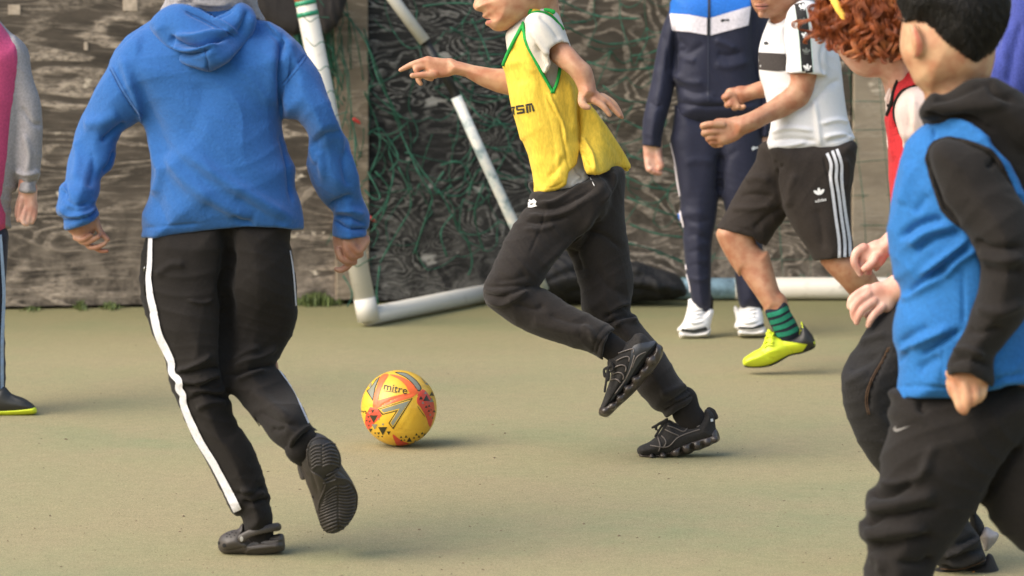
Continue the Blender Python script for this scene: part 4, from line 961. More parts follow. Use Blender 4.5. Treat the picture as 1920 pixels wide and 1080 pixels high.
# bib
b = Body(YB, .0034)
b.blob(U1((1035, 30), (980, 80), (880, 170), (822, 240), (812, 330), (804, 492), (830, 545), (850, 640), (880, 830), (905, 910), (945, 1050))+U2((960, 100), (1000, 200), (1030, 330), (1046, 430), (1040, 560), (1430, 560), (1440, 300), (1430, 160), (1410, 30))
       + U1((1400, 900), (1400, 700), (1380, 600), (1340, 430), (1300, 310), (1250, 180), (1190, 88), (1120, 62)), .098, [(1000, 50, .0), (1000, 200, 0), (1050, 400, 0)], .98, .008, smooth=False)
b.cut(U1((985, 128), (962, 180), (968, 250), (990, 330), (1025, 400), (1060, 468), (1120, 582), (1186, 700), (1218, 620), (1240, 510), (1310, 420), (1310, 320), (1280, 250), (1235, 185), (1170, 125), (1110, 98), (1050, 92), (1010, 104)), w1=-.02, k=.002, smooth=False)
b.cut(U1((1036, 58), (965, 170), (900, 285), (850, 385), (806, 492), (700, 492), (700, -40), (1036, -40)), k=.002)
b.cut(U1((1030, 52), (1060, 66), (1120, 62), (1190, 84), (1160, 0), (1020, 0)), k=.002)
b.cut(U2((1020, 490), (1042, 484), (1120, 482), (1195, 474), (1240, 455), (1285, 425), (1305, 330), (1320, 322), (1345, 295), (1366, 270), (1378, 165), (1500, 200), (1500, 700), (1000, 700)), k=.002)
for k in range(10):    # ragged edge
    x = 1300+k*7; b.cut(U2((x, 335-k*6), (x+4, 315-k*6), (x+7, 335-k*6)), k=.001)
st = [(U1((1130, 680), (1180, 800), (1240, 900), (1270, 1060))+U2((1290, 200), (1316, 320)), 2.2, -4), (U1((1150, 690), (1210, 820), (1260, 940), (1285, 1080)), 3, 5), (U1((900, 600), (960, 800), (1040, 1000))+U2((1080, 200), (1100, 400)), 14, 5),
      (U1((1080, 560), (1120, 760), (1180, 980))+U2((1200, 150), (1200, 330)), 12, -5), (U1((880, 330), (930, 500), (960, 640)), 9, -4), (U1((960, 260), (1000, 420), (1050, 560)), 7, 4), (U2((1280, 210), (1240, 290), (1150, 370)), 6, -4), (U2((1150, 470), (1080, 440), (1060, 380)), 6, 3), (U1((1300, 600), (1330, 800), (1340, 1000)), 6, 5), (U1((1380, 700), (1385, 900), (1395, 1080)), 3, -6), (U2((1045, 452), (1120, 448), (1200, 442), (1270, 400)), 1.4, -1.5)]
obib, sbib = part('yellow_bib', b, yel, pb, st, [(2.2, 45, 14, 10, .9), (1.6, -30, 30, 16, 2.2)])
b = Body(YB+.03, .0042)      # loose back flap
fl = U1((1370, 620), (1480, 800), (1590, 940), (1680, 1075))+U2((1700, 145), (1740, 215), (1776, 285), (1760, 322), (1735, 330), (1700, 302), (1660, 305), (1620, 322), (1560, 345), (1512, 358), (1480, 350), (1440, 352), (1420, 300), (1400, 210), (1385, 160), (1390, 60))
b.blob(fl, .014, [(1090, 180, -.05), (1180, 310, .05), (1110, 320, -.10)], 1.2, .006, smooth=False)
for k in range(16): x = 1425+k*21; yy = 362-(k > 3)*(k-3)*5.5; b.cut(U2((x, yy+9), (x+8, yy-12), (x+16, yy+9)), k=.001)
oflap, sflap = part('bib_back_flap', b, yel, pb, [(U2((1400, 60), (1480, 200), (1500, 330)), 3.5, 6), (U2((1440, 60), (1520, 200), (1560, 330)), 6, -5), (U2((1500, 20), (1600, 160), (1680, 290)), 9, 4), (U2((1395, 170), (1440, 230), (1490, 290)), 3, -5)], [(2.0, 60, 40, 10, 2.2)])
def piping(surf, pts, r, name, mat, parent): return cord(surf, pts, r, name, mat, parent, off=.002)
piping(sbib, U1((985, 130), (962, 180), (968, 250), (990, 330), (1025, 402), (1060, 470), (1120, 584), (1184, 698)), .0048, 'armhole_binding', grn, obib)
piping(sbib, U1((1188, 698), (1220, 620), (1243, 510)), .0048, 'armhole_binding', grn, obib)
piping(sbib, U1((985, 128), (1010, 102), (1050, 90), (1110, 95), (1172, 122), (1236, 182), (1262, 225)), .0042, 'armhole_binding', grn, obib)
piping(sbib, U1((1036, 62), (975, 165), (910, 285), (858, 388), (818, 488)), .0050, 'neck_binding', grn, obib)
b = Body(YB-.055, .0025); b.tube(U1((1128, 72, 0, 3.5), (1160, 78, 0, 4), (1192, 88, 0, 4.2)), .002); b.tube(U1((1170, 80, 0, 3), (1188, 100, 0, 3)), .002, sub=False); part('binding_knot', b, grn, obib, surf=False)
blk = plain('black print', (.02, .018, .012), .7, var=.3, bump=0)
gl = [[(878, 800), (903, 797), (905, 812), (880, 815)], [(884, 818), (897, 816), (900, 862), (889, 860)],
      [(910, 792), (968, 784), (970, 799), (912, 806)], [(912, 806), (924, 804), (926, 828), (915, 829)], [(926, 817), (972, 811), (974, 824), (927, 829)], [(960, 824), (974, 822), (977, 848), (964, 849)], [(918, 842), (964, 835), (966, 849), (920, 856)],
      [(980, 782), (1030, 772), (1033, 786), (982, 795)], [(984, 796), (998, 794), (1004, 846), (990, 848)], [(1008, 792), (1018, 791), (1022, 838), (1012, 840)], [(1024, 780), (1036, 786), (1050, 832), (1035, 836)]]
lt = bpy.data.objects.new('chest_lettering', None)
for g_ in gl: decal(sbib, U1(*g_), 'printed_letter', blk, obib, .0016, 2)
bpy.data.objects.remove(lt)
# trousers
bk2 = fabric('washed black fleece', (.0165, .0130, .0112), .9, fuzz=.3, bump=.4)
b = Body(YB, .0036)
b.blob(U2((1010, 440), (1100, 420), (1300, 400), (1480, 330), (1620, 290), (1700, 297), (1728, 380), (1722, 600), (1740, 800), (1765, 930))+U3((1155, 50), (1168, 180), (1186, 310), (1172, 470), (1168, 540), (1212, 565), (1232, 612), (1285, 680), (1375, 780), (1445, 880), (1525, 1020), (1572, 1080))
       + U4((848, 445), (872, 488), (900, 498), (918, 560), (880, 640), (760, 720), (690, 700), (660, 657), (600, 640), (520, 560), (455, 482))+U3((1080, 800), (960, 700), (870, 600), (806, 520), (800, 400), (770, 290), (740, 190), (690, 80)), .078, [(1100, 360, .02), (1140, 560, .06), (1270, 780, .02)], .95, .015)
b.blob(U2((1040, 470), (1002, 590), (962, 620), (920, 690), (860, 780), (800, 900), (725, 1075))+U3((150, 165), (82, 315), (64, 400), (82, 472), (132, 522), (300, 640), (500, 732), (700, 792), (880, 850), (1000, 900), (1100, 720), (1050, 668), (985, 625), (900, 578), (820, 538), (700, 480), (610, 415), (520, 365), (485, 352), (525, 290), (565, 215), (650, 110), (760, -20))+U2((1560, 700), (1620, 500), (1560, 380), (1300, 430)), .070, [(1060, 380, -.03), (915, 560, -.10), (1130, 650, -.12)], .95, .010)
b.cut(U2((1000, 380), (1000, 480), (1042, 478), (1200, 468), (1300, 452), (1400, 405), (1490, 355), (1620, 290), (1620, 200), (1000, 200)), w1=-.0)
b.cut(U4((915, 560), (850, 605), (760, 655), (694, 694), (700, 800), (960, 800), (980, 560)), w0=-.05, k=.002)
b.cut(U3((1052, 668), (1010, 700), (975, 770), (955, 878), (1000, 980), (1160, 960), (1160, 640)), w1=-.02, k=.002)
st = [(U2((1060, 560), (1180, 560), (1300, 500), (1450, 410)), 4, 6), (U2((1050, 610), (1200, 600), (1350, 540), (1500, 440)), 4, -6), (U2((1000, 660), (1150, 660), (1300, 620), (1500, 500)), 5, 6), (U2((980, 700), (1130, 710), (1300, 660)), 4, -5), (U2((960, 760), (1100, 760), (1200, 720)), 5, 4), (U2((1200, 1060), (1400, 900), (1560, 640)), 6, -7), (U2((1080, 1070), (1250, 900), (1400, 780), (1500, 640)), 8, 6),
      (U2((1130, 620), (1090, 760), (1000, 960)), 1.6, -2.5), (U3((60, 400), (180, 430), (300, 400), (420, 350)), 4, -7), (U3((80, 350), (200, 350), (330, 345), (470, 350)), 4, -5), (U3((90, 450), (200, 480), (300, 440), (380, 400)), 5, 6), (U3((240, 430), (330, 400), (390, 380)), 3.5, 7), (U3((150, 300), (280, 300), (400, 260)), 7, -4), (U3((300, 480), (450, 520), (520, 480)), 6, -5), (U3((420, 600), (600, 660), (800, 700)), 9, 4), (U3((560, 560), (700, 610), (860, 620)), 7, -4),
      (U3((1035, 680), (980, 720), (930, 790), (915, 855)), 1.6, -3), (U3((990, 640), (930, 700), (900, 780), (890, 845)), 1.4, -2), (U3((800, 640), (860, 680), (900, 760)), 6, 4), (U2((1400, 790), (1560, 800), (1700, 900)), 5, -5), (U2((1300, 900), (1380, 1000), (1400, 1080)), 6, -5), (U3((970, 590), (1060, 530), (1170, 490)), 4, -9), (U3((1010, 560), (1090, 490), (1165, 480)), 5, 6), (U3((980, 640), (1100, 590), (1210, 570)), 4, -8), (U3((1040, 640), (1120, 600), (1220, 600)), 5, 7),
      (U4((860, 470), (780, 540), (700, 590)), 4, -6), (U4((905, 505), (840, 560), (740, 610), (675, 640)), 2.4, -7), (U4((850, 450), (760, 480), (640, 520)), 7, 6), (U2((1640, 330), (1640, 420), (1560, 560)), 4, 5), (U3((900, 200), (1000, 350), (1150, 420)), 9, -4)]
otB, stB = part('trousers', b, bk2, pb, st, [(2.6, 50, 30, 14, .7), (2.0, -30, 70, 10, 2.0), (1.5, 90, 60, 30, 1.)])
decal(stB, U2((992, 596), (1000, 560), (1012, 535), (1030, 545), (1044, 530), (1066, 552), (1058, 572), (1070, 584), (1030, 597)), 'white_logo_print', printw, otB, .002, 2)
decal(stB, U2((1010, 568), (1030, 566), (1050, 560), (1028, 578)), 'logo_detail', blackcloth, otB, .0028, 2)
cord(stB, U2((1468, 375), (1480, 400), (1498, 434)), .0012, 'loose_thread', printw, otB)
# socks and trainers
b = Body(YB, .004); b.tube(U4((830, 560, .02, 26), (850, 660, .02, 27), (900, 730, .02, 27)), sub=False); part('sock', b, blackcloth, pb, surf=False); b = Body(YB, .004); b.tube([(1130, 640, -.12, 24), (1152, 655, -.12, 24), (1172, 668, -.12, 22)]); part('sock', b, blackcloth, pb, surf=False)
knit = fabric('black trainer knit', (.020, .018, .017), .75, fuzz=.1, bump=.6, weave=500)
sole1 = plain('dark translucent sole', (.045, .036, .032), .28, var=.5, sc=35, bump=.1)
tpu = plain('dark grey overlay', (.040, .042, .048), .4, var=.2)
piped = plain('grey piping', (.13, .11, .10), .45, bump=0)
b = Body(YB+.02, .0026)
b.blob(U4((450, 975), (455, 950), (485, 928), (550, 900), (610, 852), (650, 800), (690, 720), (740, 735), (800, 760), (900, 740), (985, 690), (1000, 642), (1035, 635), (1080, 690), (1088, 780), (1110, 840), (1118, 880), (1000, 930), (900, 960), (800, 1000), (640, 1020), (500, 1020), (462, 1000)), .040, 0, 1.0, .006)
osh, ssh = part('trainer', b, knit, pb, [(U4((620, 860), (640, 920), (620, 980)), 1.5, 2)])
b = Body(YB+.02, .0026)
b.blob(U4((460, 1000), (520, 990), (620, 985), (720, 950), (800, 880), (900, 850), (1000, 820), (1090, 790), (1125, 872), (1100, 900), (1010, 945), (950, 970), (915, 972), (905, 985), (860, 1005), (820, 1008), (760, 1028), (690, 1030), (640, 1035), (500, 1035)), .044, 0, 1.0, .004)
for (x, y, r) in ((660, 1010, 26), (765, 985, 34), (850, 955, 34), (935, 930, 36), (1020, 905, 34), (1080, 880, 30), (570, 1015, 20)): b.tube(U4((x, y, -.030, r/4.32), (x+4, y-2, .03, r/4.32)), .004, sub=False)
b.cut(U4((440, 1034), (640, 1036), (760, 1030), (760, 1100), (440, 1100)), k=.002)
osl, ssl = part('sole', b, sole1, osh, [(U4((480, 1005), (620, 1000), (740, 960), (820, 890)), 1.6, -3), (U4((1100, 845), (1000, 860), (900, 890), (820, 930)), 1.6, -3), (U4((810, 935), (812, 1005)), 2, -5), (U4((895, 910), (905, 970)), 2, -5), (U4((705, 965), (710, 1025)), 2, -4)])
for l in (((740, 745), (800, 765), (900, 785), (960, 770)), ((700, 770), (760, 790), (830, 820), (860, 790)), ((680, 800), (740, 830), (790, 850)), ((620, 860), (640, 930), (625, 975)), ((650, 850), (690, 900), (660, 950)), ((560, 930), (700, 940), (790, 860), (960, 800))):
    cord(ssh, U4(*l), .0016, 'piping_line', piped, osh, off=.001, ns=5)
b = Body(YB-.0, .0022)
for l in (((690, 720), (640, 750), (575, 785)), ((690, 720), (640, 790), (600, 855)), ((640, 745), (610, 770), (605, 800)), ((695, 715), (665, 735), (620, 760))): b.tube(U4(*[(x, y, 0, 2.6) for x, y in l]), .001)
part('laces', b, knit, osh, surf=False)
b = Body(YB+.02, .0025); b.tube(U4((1035, 640, 0, 6), (1062, 660, 0, 7), (1080, 690, 0, 6)), .003, sub=False, flat=.6); b.tube(U4((1040, 650, 0, 5), (1090, 700, 0, 5)), .003, sub=False); ohl, shl = part('heel_tab', b, knit, osh)
decal(shl, U4((1045, 715), (1065, 712), (1068, 735), (1048, 738)), 'white_dot', printw, ohl, .001, 2) or decal(ssh, U4((1045, 715), (1065, 712), (1068, 735), (1048, 738)), 'white_dot', printw, osh, .001, 2)
# lifted trainer
b = Body(YB-.12, .0026)
b.blob(U4((215, 300), (212, 240), (240, 190), (275, 140), (340, 110), (400, 70), (430, 30), (470, 18), (510, 30), (560, 78), (612, 90), (590, 180), (520, 260), (450, 360), (380, 430), (310, 520), (240, 600), (180, 660), (150, 640), (175, 565), (205, 480), (232, 400), (240, 340)), .038, 0, 1.0, .006)
osh, ssh = part('trainer', b, knit, pb)
b = Body(YB-.115, .0026)
b.blob(U4((590, 110), (650, 120), (664, 165), (650, 220), (600, 300), (560, 362), (500, 420), (440, 490), (380, 550), (300, 620), (240, 680), (200, 702), (145, 684), (142, 640), (180, 590), (260, 560), (330, 470), (400, 400), (470, 310), (540, 210)), .042, 0, 1.0, .004)
for (x, y, r) in ((560, 240, 44), (500, 330, 30), (435, 395, 34), (370, 470, 34), (310, 545, 32), (250, 610, 30), (190, 650, 28)): b.tube(U4((x, y, -.026, r/4.32), (x+4, y+4, .03, r/4.32)), .004, sub=False)
osl, ssl = part('sole', b, sole1, osh, [(U4((600, 130), (520, 240), (460, 330), (380, 420), (300, 520), (200, 600)), 1.8, -4), (U4((640, 170), (600, 280), (520, 370)), 2, 3)])
ov = decal(ssh, U4((430, 120), (560, 90), (600, 95), (520, 190), (440, 300), (370, 420), (280, 520), (230, 570), (290, 470), (350, 380), (380, 290), (400, 200)), 'side_overlay', tpu, osh, .002, 3, smooth=True)
for l in (((300, 185), (370, 160), (430, 145), (420, 180)), ((285, 245), (340, 215), (390, 210), (385, 250)), ((265, 300), (320, 275), (365, 290), (355, 330)), ((260, 350), (310, 335), (345, 360), (335, 395)), ((240, 400), (290, 390), (315, 420)), ((430, 200), (400, 300), (350, 400), (270, 510)), ((520, 170), (450, 210), (410, 300))):
    cord(ssh, U4(*l), .0018, 'piping_line', piped, osh, off=.0022, ns=5)
b = Body(YB-.155, .0022)
for l in (((235, 290), (205, 300), (182, 320), (188, 370)), ((215, 300), (208, 360), (200, 420), (188, 495)), ((240, 270), (215, 310), (225, 360), (220, 400)), ((230, 240), (260, 300), (240, 330))): b.tube(U4(*[(x, y, 0, 2.6) for x, y in l]), .001)
part('laces', b, knit, osh, surf=False)
# ================================================================== C: navy tracksuit boy standing at the back
gcn = G(1350, 630); YC = gcn[1]
pc = thing('person', gcn, 'boy standing by the net in navy tracksuit with blue and white chest and white trainers', 'person')
V1 = Z(1180, 0, 4); V2 = Z(1180, 250, 4); V3 = Z(1240, 480, 4)
navy = fabric('navy polyester', (.0125, .0145, .034), .6, var=.08, fuzz=.25, bump=.2)
b = Body(YC, .0048)
b.blob(V1((340, -60), (305, 60), (300, 200), (345, 380), (320, 570), (350, 650), (360, 770), (368, 900), (600, 960), (990, 900), (985, 600), (1010, 300), (1010, 60), (940, -60), (640, -120)), .105, 0, .9, .012)
b.blob(V1((340, -20), (300, 80), (255, 185), (215, 330), (188, 480), (150, 680), (110, 850), (95, 1000))+V2((100, 40), (100, 160), (240, 160), (240, 60), (262, -50), (300, -190), (332, -330), (350, -600), (420, -900)), .056, [(1240, 100, -.0), (1210, 270, -.03)], 1.0, .01)
b.blob(V1((920, -60), (1000, 40), (1060, 160), (1085, 400), (1090, 700), (1060, 1040))+V2((1050, 60), (980, 60), (990, -150), (960, -500), (900, -900)), .056, 0, 1.0, .01)
b.cut(V2((60, 90), (105, 90), (150, 94), (240, 108), (280, 110), (280, 220), (60, 220)), k=.002)
b.cut(V2((960, 30), (1060, 30), (1100, 150), (940, 150)), k=.002)
b.cut(V1((338, 775), (480, 800), (600, 830), (760, 820), (980, 770), (980, 1040), (290, 1040)), k=.004) if False else None
st = [(V1((345, 560), (340, 450), (345, 300), (330, 160)), 4, -10), (V1((930, 100), (930, 300), (960, 600)), 4, -8), (V1((360, 410), (430, 440), (500, 460)), 5, 7), (V1((380, 440), (450, 400), (560, 330)), 5, -6), (V1((340, 560), (420, 610), (560, 620)), 6, 8), (V1((360, 640), (480, 700), (600, 690)), 5, -7), (V1((640, 300), (720, 330), (800, 370)), 5, 7), (V1((660, 400), (740, 420), (860, 390)), 5, -7), (V1((640, 480), (740, 500), (900, 460)), 6, 6), (V1((360, 300), (420, 350), (380, 400)), 5, -6), (V1((620, 720), (760, 740), (940, 690)), 5, -6), (V1((360, 770), (480, 790), (600, 800), (800, 790), (960, 760)), 3, -9), (V1((365, 700), (500, 740), (700, 740), (900, 720)), 8, 6), (V1((200, 500), (230, 620), (200, 760)), 6, 5), (V1((150, 760), (200, 800), (250, 780)), 4, -6), (V1((250, 250), (290, 400), (290, 560)), 5, -5)]
st = [(p_, w_*1.2, a_*.6) for p_, w_, a_ in st]
oj, sj = part('track_jacket', b, navy, pc, st, [(1.4, 60, 40, 14, .7)])
royal = fabric('bright blue polyester', (.012, .13, .50), .6, var=.06, fuzz=.2); whitep = fabric('white polyester', (.66, .62, .68), .6, var=.04, fuzz=.1)
decal(sj, V1((310, 20), (350, -60), (600, -80), (600, 135), (580, 132), (450, 110), (306, 102)), 'chest_panel', royal, oj, .002, 5)
decal(sj, V1((600, -80), (860, -60), (905, -10), (908, 45), (760, 90), (600, 135)), 'chest_panel', royal, oj, .002, 5)
decal(sj, V1((306, 102), (450, 110), (582, 135), (582, 262), (450, 238), (320, 228)), 'chest_chevron', whitep, oj, .0035, 5)
decal(sj, V1((608, 135), (760, 90), (910, 46), (890, 190), (760, 225), (608, 265)), 'chest_chevron', whitep, oj, .0035, 5)
ribbon(sj, V1((597, -60, 4.5), (597, 100, 4.5), (597, 262, 4.5)), 'zip', plain('dark zip tape', (.015, .016, .02), .5), oj, .006)
ribbon(sj, V1((590, 262, 1.5), (590, 500, 1.5), (590, 760, 1.5)), 'zip', plain('navy zip tape', (.03, .035, .06), .5), oj, .003)
catp = V1((682, 150), (700, 140), (722, 146), (745, 140), (750, 150), (742, 160), (724, 154), (708, 158), (692, 168)); decal(sj, catp, 'cat_logo', plain('black logo', (.02, .02, .025), .6, bump=0), oj, .005, 1.5)
b = Body(YC, .0048)
b.blob(V1((365, 790), (340, 830), (320, 980))+V2((305, 60), (330, 200), (360, 400), (385, 540), (365, 620), (402, 700), (402, 800), (412, 900), (430, 1080))+V3((205, 220), (235, 360), (300, 420), (368, 400), (372, 200), (375, 0))+V2((615, 900), (622, 800), (650, 650), (668, 500), (700, 300), (720, 100), (720, -60)), .07, [(1300, 300, 0), (1310, 560, -.01)], .95, .014)
b.blob(V1((580, 790), (700, 850))+V2((660, 200), (680, 450), (700, 500), (722, 600), (760, 800), (790, 960))+V3((545, 60), (560, 220), (590, 380), (660, 400), (760, 380), (760, 100))+V2((1000, 900), (1000, 600), (1010, 300), (1005, 100), (990, -50))+V1((975, 780)), .07, 0, .95, .014)
st = [(V2((690, 150), (680, 300), (680, 460)), 5, -15), (V2((420, 230), (500, 200), (640, 220)), 6, 6), (V2((400, 560), (480, 600), (560, 590)), 5, 3), (V2((400, 620), (500, 670), (620, 640)), 4, -5), (V2((430, 710), (500, 700), (560, 760)), 5, 4), (V2((430, 790), (500, 760), (610, 810)), 4, -5), (V2((500, 850), (560, 830), (600, 840)), 5, 4), (V2((440, 900), (520, 880), (580, 940)), 4, -5), (V2((440, 990), (520, 970), (590, 950)), 5, 3), (V3((200, 80), (280, 60), (360, 100)), 4, -6), (V3((200, 160), (280, 180), (360, 160)), 4, 6), (V2((400, 130), (440, 300), (440, 480)), 7, 5), (V2((820, 120), (740, 180), (700, 260)), 5, -7)]
st = [(p_, w_*1.25, a_*(.4 if abs(a_) < 9 else .9)) for p_, w_, a_ in st]
ot, s_t = part('track_trousers', b, navy, pc, st, [(.9, 30, 95, 14, .7)])
ribbon(s_t, V2((302, 60, 5), (335, 210, 5.5), (362, 380, 5), (380, 470, 3)), 'side_stripe', whitep, ot, .003)
ribbon(s_t, V2((372, 560, 5), (388, 640, 5.5), (398, 710, 7), (390, 800, 7), (402, 900, 7), (420, 1010, 7))+V3((180, 120, 6), (205, 220, 6), (215, 320, 6)), 'side_stripe', whitep, ot, .003)
ribbon(s_t, V2((366, 580, 2.5), (380, 650, 2.5), (376, 800, 2), (388, 900, 3), (405, 1030, 4))+V3((165, 150, 3), (195, 250, 4), (205, 330, 4)), 'side_stripe', royal, ot, .0045)
decal(s_t, V2((915, 110), (930, 96), (945, 104), (965, 98), (960, 112), (940, 118), (922, 130)), 'cat_logo', printw, ot, .003, 1.5)
skC = skin('skin pale', (.55, .335, .255))
b1 = Body(YC-.02, .003)
b1.blob(V2((112, 60), (110, 200), (125, 260), (165, 298), (210, 304), (248, 262), (260, 235), (236, 200), (240, 60)), .022, 0, .9, .006)
b1.tube(V2((215, 130, -.012, 7), (225, 200, -.022, 6.5), (240, 240, -.026, 6), (225, 262, -.024, 5)), .003)
for i, (x, y) in enumerate(((140, 262), (165, 278), (190, 286), (212, 288))): b1.tube(V2((x, y-60, -.01+.004*i, 6), (x+4, y, -.016+.003*i, 6.2), (x+20, y+8, -.026+.003*i, 5)), .0022)
b1.tube(V2((175, 80, .0, 14), (190, 20, .0, 13)), .01, sub=False)
b2 = Body(YC, .003); b2.blob(V2((985, 0), (975, 90), (950, 150), (958, 190), (985, 190), (1020, 130), (1060, 60), (1060, -20)), .02, 0, .9, .005)
core = Body(YC, .014); core.blob([(1285, -150), (1295, -200), (1325, -215), (1360, -200), (1368, -150), (1360, -110), (1340, -78), (1325, -72), (1308, -80), (1290, -112)], .07); core.tube([(1325, -130, 0, 52), (1325, -60, 0, 26), (1325, 20, 0, 60), (1335, 120, 0, 52), (1335, 220, 0, 52)], .03, flat=.8)
core.tube([(1300, 230, 0, 36), (1310, 400, 0, 26), (1315, 580, 0, 17)], .02, sub=False); core.tube([(1385, 230, 0, 36), (1395, 400, 0, 26), (1400, 580, 0, 17)], .02, sub=False)
core.tube([(1275, 50, 0, 20), (1240, 180, -.01, 18), (1224, 265, -.02, 16)], .02, sub=False); core.tube([(1420, 30, 0, 22), (1438, 180, 0, 19), (1432, 262, 0, 15)], .02, sub=False)
body_mesh(pc, skC, [b1, b2, core])
b = Body(YC, .008); b.blob([(1278, -140), (1285, -200), (1325, -226), (1366, -202), (1376, -140), (1364, -150), (1350, -178), (1300, -178), (1288, -150)], .085, .015); part('hair', b, plain('brown hair', (.05, .03, .02), .6, var=.4), pc, surf=False)
white_leather = plain('white trainer leather', (.74, .72, .70), .45, var=.05, sc=20)
wsole = plain('scuffed white sole', (.60, .58, .55), .6, var=.12, sc=30)
for (ux, prof) in ((0, 0), (1, 1)):
    if ux == 0:
        up = V3((200, 360), (205, 325), (250, 312), (295, 318), (318, 360), (330, 420), (345, 400), (380, 395), (395, 420), (380, 470), (370, 520), (350, 560), (240, 590), (140, 575), (118, 550), (160, 500), (185, 430))
        sole = V3((130, 575), (150, 560), (250, 570), (350, 555), (372, 530), (368, 580), (340, 612), (240, 622), (150, 622), (132, 600))
        toe = V3((155, 545), (240, 552), (335, 530), (345, 552), (250, 575), (150, 562)); tongue = V3((205, 330), (250, 316), (292, 322), (305, 370), (210, 385)); hole = [(348, 390), (372, 430)]
    else:
        up = V3((590, 360), (595, 320), (640, 308), (695, 315), (710, 350), (740, 380), (760, 440), (770, 520), (780, 550), (690, 575), (600, 565), (545, 530), (560, 480), (540, 400), (555, 370), (585, 400))
        sole = V3((572, 560), (600, 550), (690, 560), (765, 540), (782, 550), (790, 580), (770, 598), (690, 604), (590, 602), (575, 585))
        toe = V3((580, 530), (680, 535), (765, 505), (770, 530), (690, 548), (582, 545)); tongue = V3((597, 325), (640, 312), (695, 320), (698, 380), (600, 388))
    b = Body(YC-.03, .003); b.blob(up, .036, [(1270+ux*110, 560, .05), (1290+ux*110, 630, -.03)], 1.1, .006)
    osh, ssh = part('trainer', b, white_leather, pc, [(V3((170+ux*420, 500), (240+ux*420, 520), (330+ux*420, 490)), 2.5, -3), (V3((205+ux*400, 400), (255+ux*400, 415), (320+ux*400, 400)), 2, -3), (V3((200+ux*400, 440), (260+ux*400, 460), (320+ux*400, 440)), 2, -3)])
    b = Body(YC-.045, .003); b.blob(sole, .03, [(1280+ux*110, 600, 0)], 2.2, .004); b.cut(V3((100, 616-ux*16), (1000, 616-ux*16), (1000, 800), (100, 800)), k=.001) if False else None
    part('sole', b, wsole, osh, surf=False)
    decal(ssh, toe, 'toe_stripe', plain('dark rubber', (.02, .025, .025), .5), osh, .003, 2)
    decal(ssh, tongue, 'tongue', printw, osh, .003, 2)
    trefoil(ssh, *V3((248+ux*400, 358))[0], 5.0, 0, plain('grey logo', (.12, .13, .12), .5, bump=0), osh)
    laces = []
    for k in range(4): laces.append(V3((205+ux*395-k*4, 400+k*32), (250+ux*395, 408+k*32), (310+ux*395, 395+k*32)))
    cords(laces, .003, 'laces', ssh, printw, osh, .003)
b = Body(YC, .004); b.tube(V3((335, 330, .0, 14), (340, 420, .0, 12)), sub=False); part('sock', b, blackcloth, pc, surf=False); b = Body(YC, .004); b.tube(V3((700, 300, .0, 14), (720, 380, .0, 12)), sub=False); part('sock', b, blackcloth, pc, surf=False)

# ================================================================== D: white t-shirt boy
YD = G(1480, 703)[1]; gdn = G(1500, 703)
pd = thing('person', gdn, 'boy in white t-shirt with black sleeve tape, black shorts and neon yellow boots, mid-stride', 'person')
wt = fabric('white cotton jersey', (.66, .655, .67), .88, bump=.15, mott=.1, var=.03, fuzz=.2)
b = Body(YD, .0040)
b.blob(V1((1060, 125), (1025, 195), (990, 290), (968, 400), (975, 560), (1010, 680), (1032, 780), (1062, 920), (1040, 1040))+V2((1028, 80), (1050, 160), (1100, 260), (1400, 260), (1650, 180), (1695, 40))+V1((1692, 1035), (1640, 890), (1610, 700), (1572, 400), (1500, 280), (1440, 100), (1390, 10), (1300, -10), (1180, 70)), .10, [(1480, 150, 0)], .85, .01)
bs = Body(YD, .0048)
bs.blob(V1((1190, 80), (1240, 30), (1300, 0), (1390, 20), (1440, 110), (1472, 300), (1466, 700), (1195, 640), (1180, 420), (1165, 300), (1165, 180)), .06, -.085, 1.0, .014)
bs.cut(V1((1160, 552), (1200, 549), (1300, 546), (1400, 560), (1465, 569), (1500, 575), (1500, 760), (1160, 760)), k=.002)
bs.tube(V1((1310, 545, -.085, 23), (1300, 620, -.085, 23)), .002, neg=True, sub=False)
b.cut(V2((1000, 40), (1034, 75), (1045, 120), (1065, 165), (1110, 205), (1182, 229), (1262, 215), (1360, 185), (1470, 150), (1560, 118), (1640, 85), (1692, 40), (1760, 0), (1760, 400), (1000, 400)), k=.003)
b.cut(V1((1040, 130), (1055, 165), (1090, 182), (1140, 165), (1200, 110), (1270, 50), (1200, 0), (1040, 40)), w1=-.0, k=.003) 
st = [(V1((1170, 200), (1165, 320), (1190, 440), (1200, 560)), 3, -8), (V1((1470, 300), (1440, 420), (1464, 560)), 3, -6), (V1((1380, 740), (1400, 850), (1420, 1000))+V2((1430, 100),), 5, 4), (V1((1060, 1000), (1200, 960), (1380, 980)), 4, 5), (V2((1040, 60), (1200, 40), (1400, 60)), 4, -6), (V2((1060, 100), (1200, 90), (1330, 60)), 4, 5), (V2((1080, 150), (1230, 150), (1420, 100)), 4, -5), (V2((1460, 30), (1580, 10), (1680, 30)), 4, 6), (V2((1480, 70), (1600, 30), (1690, 0)), 4, -5), (V1((1430, 930), (1560, 900), (1640, 920)), 4, 5), (V1((1250, 850), (1380, 760), (1500, 640), (1580, 600)), 6, -5), (V1((1200, 150), (1150, 260), (1140, 380)), 5, -4),
      (V1((1060, 160), (1090, 195), (1150, 180), (1230, 110)), 2, -2.5)]
ots, stt = part('t_shirt', b, wt, pd, st, [(1.6, 30, 60, 14, .7)])
osv, sts = part('sleeve', bs, wt, ots, st[:2]+[(V1((1200, 200), (1190, 360), (1210, 500)), 5, 4)], [(1.6, 30, 60, 14, .7)])
blkp = fabric('black knit tape', (.015, .015, .016), .7)
ribbon(sts, V1((1275, 25, 18), (1295, 120, 20), (1312, 250, 20.5), (1325, 400, 20.5), (1336, 545, 20.5)), 'shoulder_tape', blkp, osv, .002)
